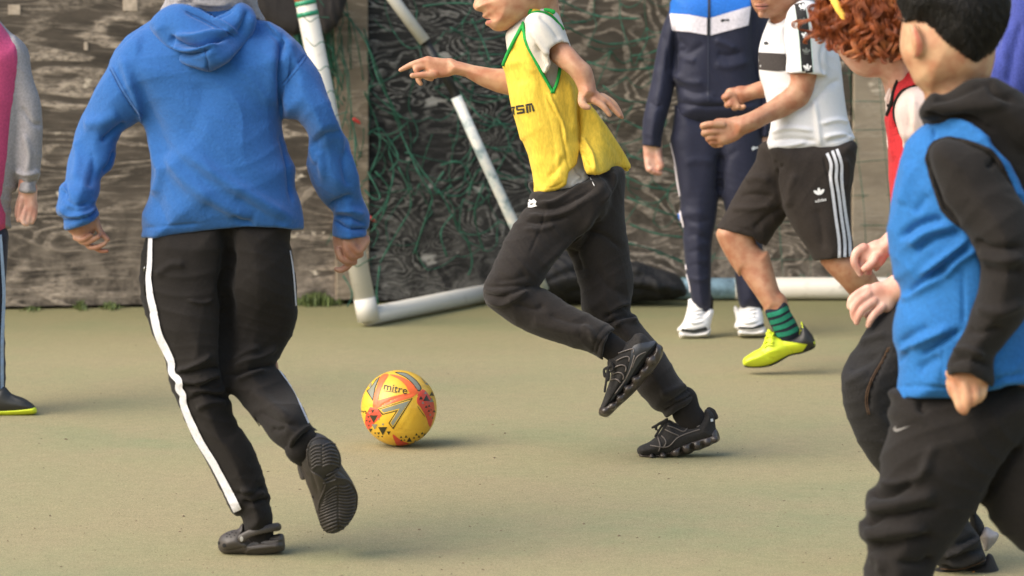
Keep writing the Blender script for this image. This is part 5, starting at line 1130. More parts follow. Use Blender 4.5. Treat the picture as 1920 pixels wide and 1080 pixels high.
for dx in (-44, 44): ribbon(sts, V1((1282+dx, 60, 1.6), (1312+dx, 250, 1.6), (1325+dx, 400, 1.6), (1336+dx, 548, 1.6)), 'tape_edge', plain('mint edge', (.55, .66, .62), .6), osv, .003)
for i, (x, y) in enumerate(((1302, 60), (1308, 165), (1320, 270), (1326, 390), (1334, 512))): trefoil(sts, *V1((x, y))[0], 9.5, 3, printw if i % 2 == 0 else plain('grey logo', (.12, .13, .12), .5, bump=0), osv)
decal(stt, V1((972, 392), (1050, 396), (1172, 404), (1188, 530), (1110, 534), (972, 522)), 'chest_band', fabric('charcoal band', (.045, .038, .036), .8), ots, .002, 5)
decal(stt, V1((1008, 318), (1030, 310), (1050, 325), (1040, 334), (1014, 336)), 'chest_logo', plain('black logo', (.02, .02, .025), .6, bump=0), ots, .002, 1.5)
b = Body(YD, .0040)
b.blob(V2((1010, 60), (950, 200), (880, 310), (820, 410), (730, 580), (650, 710), (600, 800), (900, 900), (1010, 860), (1090, 740), (1180, 620), (1300, 400), (1400, 80)), .075, [(1440, 300, .03), (1380, 430, .06)], .9, .014)
b.blob(V2((1080, 60), (1080, 300), (1120, 480), (1172, 600), (1262, 760), (1330, 860), (1400, 980), (1450, 1050), (1700, 1000), (1692, 900), (1672, 800), (1660, 500), (1680, 330), (1697, 200), (1692, 60), (1500, 40)), .080, -.02, .95, .012)
b.cut(V2((500, 690), (652, 708), (780, 742), (920, 776), (965, 815), (1010, 830), (1060, 1000), (500, 1000)), k=.002)
b.cut(V2((1330, 965), (1400, 956), (1560, 936), (1664, 922), (1760, 905), (1760, 1160), (1330, 1160)), k=.002)
b.tube(V2((800, 740, .05, 26), (780, 850, .05, 26)), .003, neg=True, sub=False); b.tube(V2((1530, 925, -.02, 26), (1540, 1000, -.02, 28)), .003, neg=True, sub=False)
st = [(V2((1110, 260), (1100, 380), (1150, 560)), 3, -9), (V2((860, 360), (960, 330), (1060, 360)), 7, 5), (V2((830, 470), (940, 460), (1080, 480)), 6, -5), (V2((760, 560), (900, 560), (1080, 540)), 7, 5), (V2((930, 720), (1040, 620), (1160, 560)), 6, -6), (V2((1250, 300), (1200, 420), (1200, 560)), 8, 5), (V2((1460, 180), (1480, 280), (1500, 340)), 2, -4), (V2((1620, 180), (1640, 300), (1620, 420)), 5, 4), (V2((1450, 880), (1440, 700), (1400, 560)), 8, -4), (V2((790, 700), (920, 735), (970, 780)), 1.4, -2), (V2((1090, 200), (1130, 260), (1150, 230)), 3, -5)]
osho, sshs = part('shorts', b, fabric('brownish black shorts', (.026, .020, .017), .9, fuzz=.1, bump=.3), pd, st, [(2.4, 40, 40, 14, .7), (1.8, -50, 50, 14, 2.0)])
for ln in (((1482, 150), (1512, 230), (1508, 330), (1524, 450), (1548, 640), (1570, 800), (1574, 930)), ((1522, 132), (1552, 230), (1550, 340), (1568, 460), (1590, 640), (1612, 800), (1614, 926)), ((1556, 120), (1590, 230), (1590, 340), (1606, 500), (1624, 640), (1648, 800), (1654, 920))):
    ribbon(sshs, V2(*[(x, y, 5.6) for x, y in ln]), 'side_stripe', stripe_w, osho, .003)
trefoil(sshs, *V2((1425, 452))[0], 12.5, -8, printw, osho, bars=False)
textdecal(sshs, 'adidas', *V2((1434, 502))[0], 8.2, -11, 'shorts_lettering', printw, osho, .003, sx=1.05, bold=.012)
skD = skin('skin tan', (.42, .225, .135))
b1 = Body(YD-.03, .0028)     # head
b1.blob([(1403, -40), (1405, -12), (1408, 2), (1412, 14), (1419, 24), (1428, 32), (1440, 34), (1455, 31), (1470, 24), (1488, 12), (1505, -5), (1524, -30), (1528, -80), (1500, -125), (1455, -138), (1415, -115), (1404, -80)], .075, 0, .95, .006)
b1.tube([(1424, -20, -.068, 5), (1418, -6, -.078, 6.5)], .006, sub=False)
b1.tube([(1416, 9, -.056, 3), (1428, 9, -.066, 3.6), (1440, 9, -.058, 2.6)], .004); b1.tube([(1418, 15, -.054, 3), (1428, 16, -.063, 3.6), (1438, 15, -.057, 2.6)], .004)
b1.tube([(1428, 27, -.045, 7)]*2, .008, sub=False)
b1.tube([(1472, 0, .03, 32), (1475, 40, .04, 31), (1490, 80, .04, 36)], .012)
b2 = Body(YD-.085, .0028)     # near arm
b2.blob(V1((1210, 480), (1208, 600), (1180, 660), (1100, 720), (1030, 770), (900, 842), (800, 882), (770, 930), (800, 1020), (860, 1012), (960, 970), (1060, 918), (1160, 880), (1250, 832), (1330, 780), (1365, 720), (1390, 640), (1402, 480)), .036, [(1500, 130, 0), (1500, 190, 0), (1380, 240, -.06)], 1.0, .006)
b2.blob(V1((820, 880), (740, 886), (690, 885), (640, 895), (610, 940), (640, 1030), (680, 1085), (760, 1075), (850, 1015)), .020, -.06, 1.0, .008)
for i, (x, y, r) in enumerate(((560, 945, 6.6), (570, 998, 6.8), (600, 1042, 6.4), (632, 1078, 5.8))): b2.tube(V1((700, y-10, -.078+.008*i, r), (620, y-14, -.084+.008*i, r), (x-8, y-2, -.076+.008*i, r*.95), (x+10, y+14, -.064+.008*i, r*.8), (x+60, y+12, -.058, r*.7)), .0022)
b3 = Body(YD+.09, .003)       # far arm
b3.blob(V1((1080, 580), (1000, 600), (870, 645), (800, 655), (790, 720), (850, 765), (950, 742), (1080, 710)), .028, 0, 1.0, .006)
b3.blob(V1((860, 648), (790, 655), (735, 665), (705, 720), (710, 770), (760, 800), (840, 790), (870, 745)), .020, 0, 1.0, .006)
for i, (x, y, r) in enumerate(((712, 730, 6.2), (735, 788, 6.2), (790, 808, 6.2), (836, 806, 5.6))): b3.tube(V1((780, 720, -.018, r), ((x+780)/2, y-18, -.026, r), (x, y, -.020, r), (x+24, y-6, -.03, r*.8)), .0022)
b4 = Body(YD, .0036)          # legs
b4.blob(V2((760, 600), (690, 690), (652, 740), (662, 800), (740, 950), (830, 1080))+V3((590, 130), (650, 220), (700, 290), (760, 380), (790, 430), (920, 400), (920, 340), (880, 240), (845, 120), (820, 30), (800, -40))+V2((1000, 880), (940, 790), (1000, 640)), .044, [(1360, 460, .05), (1420, 620, .02)], 1.0, .01)
b4.blob(V2((1440, 850), (1430, 955), (1470, 1050))+V3((1200, 60), (1260, 130), (1340, 210), (1420, 300), (1500, 370), (1600, 420), (1760, 500), (1900, 560), (1900, 470), (1760, 360), (1640, 200), (1560, 80), (1450, -20))+V2((1650, 880)), .050, [(1570, 480, -.02), (1700, 600, .10)], 1.0, .01)
b4.tube(V3((860, 350, .02, 21), (930, 560, .01, 18)), sub=False)
core = Body(YD, .014); core.tube([(1480, 20, .03, 28), (1490, 90, 0, 52), (1500, 200, 0, 58), (1510, 290, 0, 60)], .03, flat=.9); core.tube([(1470, 300, .03, 44), (1390, 440, .05, 34)], .02, sub=False); core.tube([(1540, 300, -.02, 44), (1580, 470, -.02, 30)], .02, sub=False)
core.tube([(1500, 70, -.06, 26), (1502, 140, -.085, 20)], .02, sub=False); core.tube([(1460, 80, .08, 24), (1448, 160, .09, 18)], .02, sub=False)
obD, sbD = body_mesh(pd, skD, [b1, b2, b3, b4, core])
decal(sbD, [(1415, 10), (1422, 7.5), (1428, 8.5), (1434, 7.5), (1441, 9.5), (1436, 11.5), (1422, 12)], 'lips', lipm, obD, .0006, 1.5); decal(sbD, [(1418, 13), (1436, 12.5), (1434, 17), (1427, 18.5), (1421, 17)], 'lips', lipm, obD, .0006, 1.5)
decal(sbD, [(1415, 11), (1428, 11.2), (1441, 10.2), (1440, 12), (1428, 13.2), (1417, 12.6)], 'mouth_line', MATS['mouth dark'], obD, .001, 1.5)
b = Body(YD, .008); b.blob([(1410, -70), (1404, -110), (1440, -150), (1510, -140), (1540, -80), (1535, -20), (1520, -30), (1500, -80), (1450, -90)], .09, -.02, 1.0); part('hair', b, MATS['black hair'], pd, surf=False)
# sock
sockg = fabric('dark navy sock', (.010, .014, .024), .9); sockt = fabric('green sock band', (.012, .17, .10), .9)
b = Body(YD+.01, .0036); b.blob(V3((775, 402), (850, 380), (922, 332), (975, 430), (1032, 540), (1030, 620), (960, 680), (880, 640), (830, 545)), .036, 0, 1.0, .006); b.cut(V3((700, 430), (775, 402), (850, 378), (921, 332), (960, 300), (960, 200), (700, 200)), k=.002)
osk, ssk = part('sock', b, sockg, pd, wr=[(1.5, 100, 160, 10, 1.)])
for k, (a_, c_) in enumerate((((790, 445), (950, 385)), ((810, 500), (975, 432)), ((835, 545), (1000, 482)), ((868, 590), (1020, 545)))):
    m_ = ((a_[0]+c_[0])/2+6, (a_[1]+c_[1])/2+10); ribbon(ssk, V3((a_[0]-8, a_[1]+4, 8.5), (m_[0], m_[1]+2, 8.5), (c_[0]+10, c_[1]-6, 8.5)), 'sock_band', sockt, osk, .0015, cross=3)
neon = plain('neon yellow boot', (.62, .72, .03), .4, var=.08, sc=20); dkb = plain('black boot heel', (.022, .022, .020), .5)
b = Body(YD+.01, .0026)
b.blob(V3((610, 800), (620, 765), (700, 712), (750, 682), (785, 600), (800, 545), (850, 580), (880, 605), (950, 600), (1020, 590), (1044, 545), (1048, 485), (1068, 515), (1130, 590), (1156, 650), (1130, 690), (1050, 722), (960, 742), (870, 790), (790, 822), (700, 832), (625, 826)), .036, 0, 1.0, .005)
ob_, sb_ = part('football_boot', b, neon, pd, [(V3((640, 770), (720, 760), (800, 720), (900, 700)), 4, 2.5), (V3((760, 700), (800, 760), (860, 780)), 3, -2), (V3((900, 640), (960, 700), (1000, 720)), 3, -2)])
decal(sb_, V3((880, 606), (950, 602), (1020, 592), (1044, 547), (1056, 505), (1130, 592), (1155, 650), (1128, 690), (1060, 716), (1095, 662), (1000, 648), (900, 634)), 'heel_panel', dkb, ob_, .0016, 3)
decal(sb_, V3((822, 560), (850, 580), (880, 606), (870, 612), (830, 590)), 'tongue', dkb, ob_, .0016, 2)
cord(sb_, V3((885, 608), (960, 606), (1022, 594), (1040, 550), (1046, 505)), .0028, 'collar_trim', plain('pale green trim', (.40, .50, .10), .5), ob_, off=.001)
b = Body(YD+.01, .0026); b.blob(V3((615, 812), (650, 824), (700, 830), (790, 820), (870, 788), (955, 740), (1050, 718), (1130, 684), (1158, 655), (1150, 690), (1100, 715), (1040, 735), (960, 752), (880, 800), (800, 832), (700, 840), (630, 834)), .03, 0, 1.1, .003); part('sole', b, dkb, ob_, surf=False)
lc = [V3((775+k*4, 690-k*34), (800+k*4, 668-k*32), (838+k*2, 668-k*26)) for k in range(4)]+[V3((800, 545), (790, 570), (815, 600)), V3((810, 545), (840, 560), (830, 600)), V3((780, 600), (800, 640), (840, 650))]
cords(lc, .0028, 'laces', sb_, neon, ob_, .003)

# ================================================================== G: blue-violet top, far right behind
YG = 8.3; gg = (P(1990, 300, YG)[0], YG, 0)
pg = thing('person', gg, 'child in violet blue sweatshirt at the right edge behind the dark-haired player', 'person')
viol = fabric('violet blue fleece', (.045, .062, .27), .9, fuzz=.4)
b = Body(YG, .008)
b.blob([(1905, -60), (1888, 0), (1885, 40), (1865, 90), (1842, 118), (1838, 140), (1850, 160), (1880, 200), (1920, 330), (1960, 420), (2120, 440), (2140, 100), (2080, -40), (1990, -80)], .12, 0, .9)
b.blob([(1950, -60), (1898, -20), (1890, 30), (1868, 90), (1842, 116), (1836, 150), (1850, 240), (1858, 330), (1900, 330), (1925, 200), (1960, 100)], .055, -.08)
part('sweatshirt', b, viol, pg, [([(1915, 40), (1900, 100), (1890, 160)], 6, -9), ([(1890, 50), (1880, 110)], 5, 5)], [(3, 40, 40, 10, 1)], surf=False)
b = Body(YG, .01); b.blob([(1960, 400), (1955, 600), (1950, 760), (1950, 860), (2000, 860), (2020, 600), (2050, 860), (2100, 860), (2110, 600), (2120, 400)], .07); part('trousers', b, blackcloth, pg, surf=False)
core = Body(YG, .014); core.blob([(1960, -170), (1970, -230), (2010, -250), (2052, -230), (2062, -170), (2045, -110), (2010, -82), (1975, -110)], .08); core.tube([(2010, -170, 0, 62), (2010, -90, 0, 34), (2020, 60, 0, 70), (2030, 380, 0, 64)], .03, flat=.85); core.tube([(1990, 400, 0, 40), (1975, 850, 0, 20)], .02, sub=False); core.tube([(2080, 400, 0, 40), (2080, 850, 0, 20)], .02, sub=False); core.tube([(1880, 300, -.06, 16), (1880, 370, -.06, 18)], .01, sub=False)
body_mesh(pg, skC, [core])
for x in (1960, 2065): b = Body(YG, .01); b.tube([(x+12, 855, .04, 22), (x, 868, -.08, 18)], .01, sub=False); part('shoe', b, dkb, pg, surf=False)

# ================================================================== H: left edge, pink bib
gh = G(20, 776); YH = gh[1]
ph = thing('person', gh, 'child cut off by the left edge in pink bib over grey sweatshirt with yellow-soled shoes', 'person')
pink = fabric('pink bib mesh', (.46, .06, .16), .8, fuzz=.15); 
b = Body(YH, .005)
b.blob([(-140, 10), (-60, -10), (20, 62), (44, 80), (56, 110), (60, 220), (20, 400), (10, 430), (-150, 430)], .10, 0, .85, .01)
b.blob([(20, 70), (42, 84), (52, 110), (63, 150), (76, 190), (80, 240), (78, 290), (75, 325), (71, 340), (67, 346), (66, 390), (36, 390), (36, 346), (30, 320), (26, 280), (24, 220), (8, 140)], .045, -.03, 1.0, .01)
b.cut([(20, 361), (36, 361), (66, 363), (90, 364), (90, 420), (20, 420)], k=.002)
part('sweatshirt', b, greyc, ph, [([(34, 338), (50, 342), (72, 339)], 2, -6), ([(30, 320), (50, 328), (74, 320)], 4, 6), ([(40, 200), (60, 230), (78, 235)], 4, -5), ([(45, 250), (55, 290), (50, 325)], 5, 5)], [(3, 40, 60, 10, 1)], surf=False)
b = Body(YH, .005); b.blob([(-140, 0), (-60, -20), (18, 64), (36, 78), (46, 104), (45, 150), (38, 210), (28, 290), (18, 345), (12, 380), (0, 440), (-150, 440)], .11, -.01, .95, .01)
o1, s1 = part('pink_bib', b, pink, ph, wr=[(2.5, 30, 14, 10, 1)])
cord(s1, [(30, 76), (43, 96), (45.5, 130), (41, 180), (36, 220)], .004, 'armhole_binding', blackcloth, o1, off=.002)
b = Body(YH, .007); b.blob([(-140, 400), (-135, 600), (-120, 750), (-70, 752), (-55, 600), (-45, 500), (-36, 600), (-30, 740), (8, 752), (8, 600), (10, 540), (4, 400)], .075, 0, .95); o2, s2 = part('track_trousers', b, navy, ph, wr=[(3, 40, 90, 10, 1)])
ribbon(s2, [(0, 440, 5), (5, 520, 6), (6, 560, 6), (3, 640, 6), (3, 740, 6)], 'side_stripe', fabric('pale blue stripe', (.35, .45, .6), .8), o2, .003)
b = Body(YH, .003); b.blob([(-52, 772), (-40, 742), (-14, 728), (8, 724), (22, 738), (44, 746), (62, 758), (68, 768), (60, 775), (0, 778), (-40, 778)], .036, -.02, 1.0); o3, s3 = part('shoe', b, dkb, ph, [([(20, 742), (35, 750), (50, 756)], 2, 2)])
b = Body(YH, .003); b.blob([(-50, 768), (0, 765), (30, 763), (60, 760), (69, 768), (62, 777), (0, 780), (-48, 779)], .038, -.02, 1.05); part('sole', b, neon, o3, surf=False)
b = Body(YH, .003); b.blob([(-150, 772), (-140, 742), (-114, 728), (-92, 724), (-70, 738), (-56, 746), (-44, 758), (-40, 768), (-50, 778), (-140, 778)], .036, .04, 1.0); part('shoe', b, dkb, ph, surf=False)
b1 = Body(YH-.03, .0028); HH = Z(0, 50, 1.44)
b1.blob(HH((52, 430), (96, 430), (100, 470), (96, 505), (84, 515), (66, 505), (56, 470)), .018, 0, .9, .005)
b1.tube(HH((60, 465, -.008, 6), (52, 500, -.012, 5.5), (50, 522, -.012, 5)), .003); b1.tube(HH((72, 490, -.008, 6), (62, 520, -.016, 5.5), (66, 532, -.018, 4.6)), .003); b1.tube(HH((84, 495, -.006, 6), (76, 522, -.012, 5.5), (72, 534, -.014, 4.6)), .003); b1.tube(HH((94, 480, .0, 6), (92, 512, -.006, 5.5), (86, 528, -.008, 4.6)), .003); b1.tube(HH((60, 450, .004, 6), (48, 486, .0, 5.6), (46, 510, -.002, 4.8)), .003)
b1.tube([(51, 350, 0, 16), (55, 300, 0, 18)], .01, sub=False)
core = Body(YH, .014); core.blob([(-108, -140), (-98, -195), (-60, -212), (-20, -195), (-10, -140), (-25, -90), (-60, -64), (-95, -90)], .075); core.tube([(-60, -130, 0, 60), (-60, -60, 0, 32), (-60, 60, 0, 64), (-60, 380, 0, 60)], .03, flat=.8); core.tube([(-95, 400, 0, 40), (-95, 750, 0, 20)], .02, sub=False); core.tube([(-20, 400, 0, 32), (-10, 740, 0, 20)], .02, sub=False)
body_mesh(ph, skC, [b1, core])

# ================================================================== E: red curly hair
ge = G(1800, 1092); YE = ge[1]+.12
pe = thing('person', ge, 'child with red curly hair and yellow headband, red bib and dark jeans', 'person')
W1 = Z(1440, 0, 4); W2 = Z(1560, 240, 3.858); W3 = Z(1560, 500, 3.858); W4 = Z(1560, 780, 3.6)
skE = skin('skin pink', (.62, .375, .295))
b1 = Body(YE, .003)
b1.blob(W1((500, 330), (525, 400), (560, 450), (600, 500), (650, 548), (700, 572), (760, 582), (830, 582), (880, 610), (900, 650), (910, 720), (1000, 760), (1130, 640), (1180, 480), (1250, 200), (1220, -100), (1100, -300), (850, -400), (620, -300), (520, -100), (480, 150)), .085, 0, .95, .008)
b1.tube(W1((1000, 480, .03, 44), (1040, 640, .04, 42), (1080, 800, .04, 46)), .015)
b2 = Body(YE-.09, .0026); b3 = Body(YE-.02, .0026)
# upper hand (loose fist)
b3.blob(W2((520, 640), (410, 735), (335, 815), (290, 838), (300, 980), (350, 1000), (410, 930), (520, 860)), .026, 0, 1.0, .006, smooth=False)
b3.blob(W2((340, 815), (260, 835), (190, 860), (165, 900), (190, 960), (260, 1010), (330, 1010), (380, 950)), .018, 0, 1.0, .008)
b3.tube(W2((230, 865, -.012, 9), (175, 900, -.018, 8), (160, 970, -.018, 7.5), (190, 1030, -.014, 6.5), (205, 1062, -.012, 5)), .003)
b3.tube(W2((320, 930, -.020, 8.5), (270, 990, -.026, 8), (235, 1018, -.026, 7)), .003)
b3.tube(W2((270, 880, .004, 8), (215, 940, -.004, 7.5), (225, 1010, -.006, 7), (245, 1050, -.004, 6)), .003)
b3.tube(W2((310, 900, .012, 8), (280, 980, .008, 7.5), (262, 1040, .006, 6.5), (270, 1052, .006, 5)), .003)
b3.tube(W2((340, 920, .020, 7), (330, 990, .016, 6.6), (318, 1020, .014, 5)), .003)
# lower hand (fingers spread down)
b2.blob(W3((620, 100), (490, 90), (410, 105), (320, 112), (270, 135), (240, 165), (250, 230), (300, 290), (370, 330), (440, 320), (500, 220), (640, 250)), .018, 0, .95, .008)
b2.tube(W3((260, 160, -.006, 9), (190, 195, -.010, 8), (140, 240, -.010, 7.4), (128, 290, -.008, 6.2)), .003)
b2.tube(W3((260, 200, -.014, 9), (190, 255, -.020, 8.2), (155, 320, -.020, 7.4), (160, 372, -.016, 6)), .003)
b2.tube(W3((300, 250, -.016, 9), (230, 300, -.024, 8.2), (195, 350, -.024, 7.4), (178, 402, -.020, 6)), .003)
b2.tube(W3((360, 290, -.014, 9), (310, 340, -.022, 8), (280, 380, -.022, 7.2), (262, 425, -.018, 6)), .003)
b2.tube(W3((330, 280, .006, 8), (290, 330, .004, 7), (250, 355, .002, 6)), .003)
b2.tube(W3((480, 150, .0, 26), (620, 120, .02, 30)), .01, sub=False)
core = Body(YE, .014); core.tube([(1700, 190, .04, 40), (1750, 260, .0, 84), (1760, 420, .0, 84), (1760, 560, 0, 84)], .03, flat=.75)
core.tube([(1740, 570, -.04, 60), (1640, 700, -.08, 50), (1780, 1000, -.02, 30)], .02, sub=False); core.tube([(1790, 570, .08, 50), (1740, 760, .10, 36), (1790, 920, .10, 26)], .02, sub=False)
core.tube([(1770, 270, -.08, 34), (1780, 480, -.09, 28), (1720, 550, -.09, 24)], .02, sub=False); core.tube([(1720, 270, .06, 34), (1740, 420, .02, 28), (1690, 440, -.02, 24)], .02, sub=False)
body_mesh(pe, skE, [b1, b2, b3, core])
pinkw = fabric('pale pink polo cotton', (.58, .46, .42), .88, bump=.15, mott=.12, fuzz=.2, var=.04)
b = Body(YE, .006)
b.blob(W1((905, 665), (872, 740), (880, 770), (890, 1080), (915, 1200), (940, 1500), (960, 1780), (955, 1980), (1010, 2300), (1700, 2300), (1700, 900), (1500, 640), (1200, 600), (1010, 640)), .09, 0, .8, .012)
bs = Body(YE, .006)
bs.blob(W1((1010, 690), (1090, 650), (1200, 650), (1300, 720), (1330, 900), (1260, 1080), (1000, 1120), (955, 960), (950, 800)), .06, -.08, 1.0, .012)
opolo = part('polo_shirt', b, pinkw, pe, surf=False)
bs.cut(W1((700, 600), (1030, 500), (1120, 636), (1060, 653), (1000, 692), (962, 742), (946, 810), (950, 880), (968, 950), (990, 1010), (1018, 1056), (1000, 1200), (700, 1200)), w1=-.04, k=.002)
part('sleeve', bs, pinkw, opolo, [(W1((990, 760), (1000, 900), (1030, 1060)), 3, 5), (W1((1040, 720), (1050, 880), (1070, 1000)), 3, -5), (W1((1090, 700), (1100, 860), (1090, 960)), 3, 4)], [(3, 70, 14, 10, 1)], surf=False)
redf = fabric('red bib mesh', (.44, .018, .024), .75, fuzz=.15, weave=600, bump=.5)
b = Body(YE, .005)
b.blob(W1((1030, 460), (940, 560), (880, 640), (860, 740), (870, 870), (884, 960), (896, 1080), (905, 1250), (918, 1500), (940, 1770), (1000, 2200), (1700, 2200), (1650, 900), (1400, 560), (1200, 460)), .125, 0, .9, .008)
b.cut(W1((1032, 505), (990, 580), (955, 660), (930, 760), (884, 872), (700, 872), (700, 400), (1032, 400)), k=.002)
b.cut(W1((1260, 640), (1120, 634), (1060, 655), (1000, 695), (962, 745), (946, 810), (950, 880), (968, 950), (990, 1010), (1020, 1060), (1060, 1200), (1400, 1200), (1500, 800)), w1=-.02, k=.002)
o1, s1 = part('red_bib', b, redf, pe, [(W1((930, 800), (925, 1000), (940, 1200)), 5, 4)], [(2, 60, 10, 10, 1)])
cord(s1, W1((1120, 636), (1060, 653), (1000, 692), (962, 742), (946, 810), (950, 880), (968, 950), (990, 1010), (1018, 1056)), .0045, 'armhole_binding', blackcloth, o1, off=.002)
cord(s1, W1((1026, 520), (990, 585), (955, 665), (932, 760), (900, 860)), .0045, 'neck_binding', blackcloth, o1, off=.002)
b = Body(YE-.0, .003); b.blob(W1((905, 660), (880, 715), (870, 748), (886, 775), (895, 830), (920, 760), (945, 690), (940, 655)), .012, -.02, 1.0, .004); o1, s1 = part('shirt_collar', b, pinkw, pe)
decal(s1, W1((882, 772), (895, 830), (905, 800), (900, 780)), 'collar_stripe', blackcloth, o1, .002, 2)
denim = fabric('black denim', (.013, .012, .012), .85, var=.25, fuzz=.1, bump=.5, weave=500)
b = Body(YE, .0055)
b.blob(W3((620, 200), (420, 300), (270, 420), (200, 540), (100, 690), (66, 800), (80, 950), (105, 1070))+W4((150, 120), (230, 270), (320, 385), (420, 560), (520, 700), (600, 860), (640, 960))+W4((720, 1010), (760, 1050), (1010, 1010), (1040, 960), (1020, 900), (1000, 830), (960, 760), (920, 700))+W3((640, 1150), (560, 1000), (700, 700)), .085, [(1600, 660, -.06), (1600, 720, -.10), (1800, 1040, 0)], .9, .012)
b.blob(W3((700, 300), (560, 430), (440, 560), (350, 760), (300, 900), (282, 1080))+W4((262, 100), (270, 200), (320, 385), (400, 520), (560, 560), (900, 660), (980, 640), (1000, 400), (900, 0)), .085, .10, .9, .006)
st = [(W3((410, 590), (360, 700), (290, 860), (265, 1020)), 2, -7), (W3((200, 560), (280, 520), (400, 480)), 6, 5), (W3((120, 740), (220, 700), (330, 640)), 7, -5), (W3((90, 850), (180, 800), (260, 760)), 6, 4), (W4((760, 940), (860, 900), (1000, 830)), 4, 8), (W4((770, 970), (860, 960), (1010, 890)), 3.5, -9), (W4((780, 990), (880, 990), (1020, 940)), 4, 8), (W4((840, 860), (900, 850), (980, 800)), 4, -8), (W4((730, 1020), (850, 1020), (1040, 965)), 3, -7)]
o1, s1 = part('jeans', b, denim, pe, st, [(3, 50, 70, 10, 1), (2, -60, 90, 10, 2)])
thr = plain('tan stitching', (.13, .07, .035), .8, bump=0)
cord(s1, W3((418, 585), (370, 680), (300, 800), (262, 900), (255, 990), (275, 1070)), .0007, 'seam_stitching', thr, o1)
cord(s1, W3((405, 585), (358, 680), (288, 800), (250, 900), (243, 990), (262, 1070)), .0007, 'seam_stitching', thr, o1)
cord(s1, W4((735, 1030), (850, 1035), (960, 1005), (1038, 970)), .0008, 'hem_stitching', thr, o1)
b = Body(YE, .0032); b.blob(W4((680, 1050), (760, 1010), (900, 1040), (1030, 960), (1050, 925), (1085, 940), (1110, 1000), (1145, 1080), (1160, 1120), (1140, 1150), (800, 1150), (690, 1120)), .042, .02, 1.0); o1, s1 = part('trainer', b, knit, pe)
decal(s1, W4((900, 1085), (950, 1055), (965, 1050), (950, 1080)), 'orange_tab', plain('orange tab', (.6, .22, .02), .6), o1, .002, 2)
b = Body(YE+.12, .0032); b.blob(W4((945, 640), (975, 655), (1030, 745), (1000, 830), (930, 760)), .03, 0, 1.0); o1, s1 = part('trainer', b, knit, pe)
b = Body(YE+.12, .0032); b.blob(W4((1035, 745), (1080, 770), (1126, 792), (1120, 830), (1090, 870), (1035, 918), (1015, 860), (995, 810)), .026, 0, 1.3); part('sole', b, plain('scuffed grey sole', (.42, .36, .33), .6, var=.3, sc=30, bump=.6), o1, surf=False)
# hair
auburn = bpy.data.materials.new('auburn hair'); auburn.use_nodes = True
_b = auburn.node_tree.nodes['Principled BSDF']; nt_ = auburn.node_tree
tc_ = N(nt_, 'ShaderNodeTexCoord'); n_ = N(nt_, 'ShaderNodeTexNoise', Scale=28, Detail=4); L(nt_, tc_.outputs['Object'], n_.inputs[0])
r_2 = ramp(nt_, n_.outputs[0], [(.3, (.20, .045, .013)), (.55, (.38, .105, .032)), (.72, (.62, .25, .09))]); L(nt_, r_2.outputs[0], _b.inputs['Base Color']); _b.inputs['Roughness'].default_value = .32; _b.inputs['Specular IOR Level'].default_value = .5
b = Body(YE, .005)
hp = W1((400, 150), (450, 40), (450, -120), (560, -330), (850, -460), (1150, -380), (1290, -150), (1300, 200), (1200, 430), (1000, 450), (900, 420), (760, 430), (640, 380), (530, 330), (470, 230))
b.blob(hp, .10, -.01, 1.05, .01)
o1, s1 = part('hair', b, auburn, pe, wr=[(8, 150, 90, 70, 1), (6, -120, 130, 60, 2)])
def hair_limit(x): return float(np.interp(x, [1520, 1530, 1560, 1575, 1600, 1625, 1645, 1660, 1700], [40, 52, 82, 96, 104, 112, 122, 108, 122]))
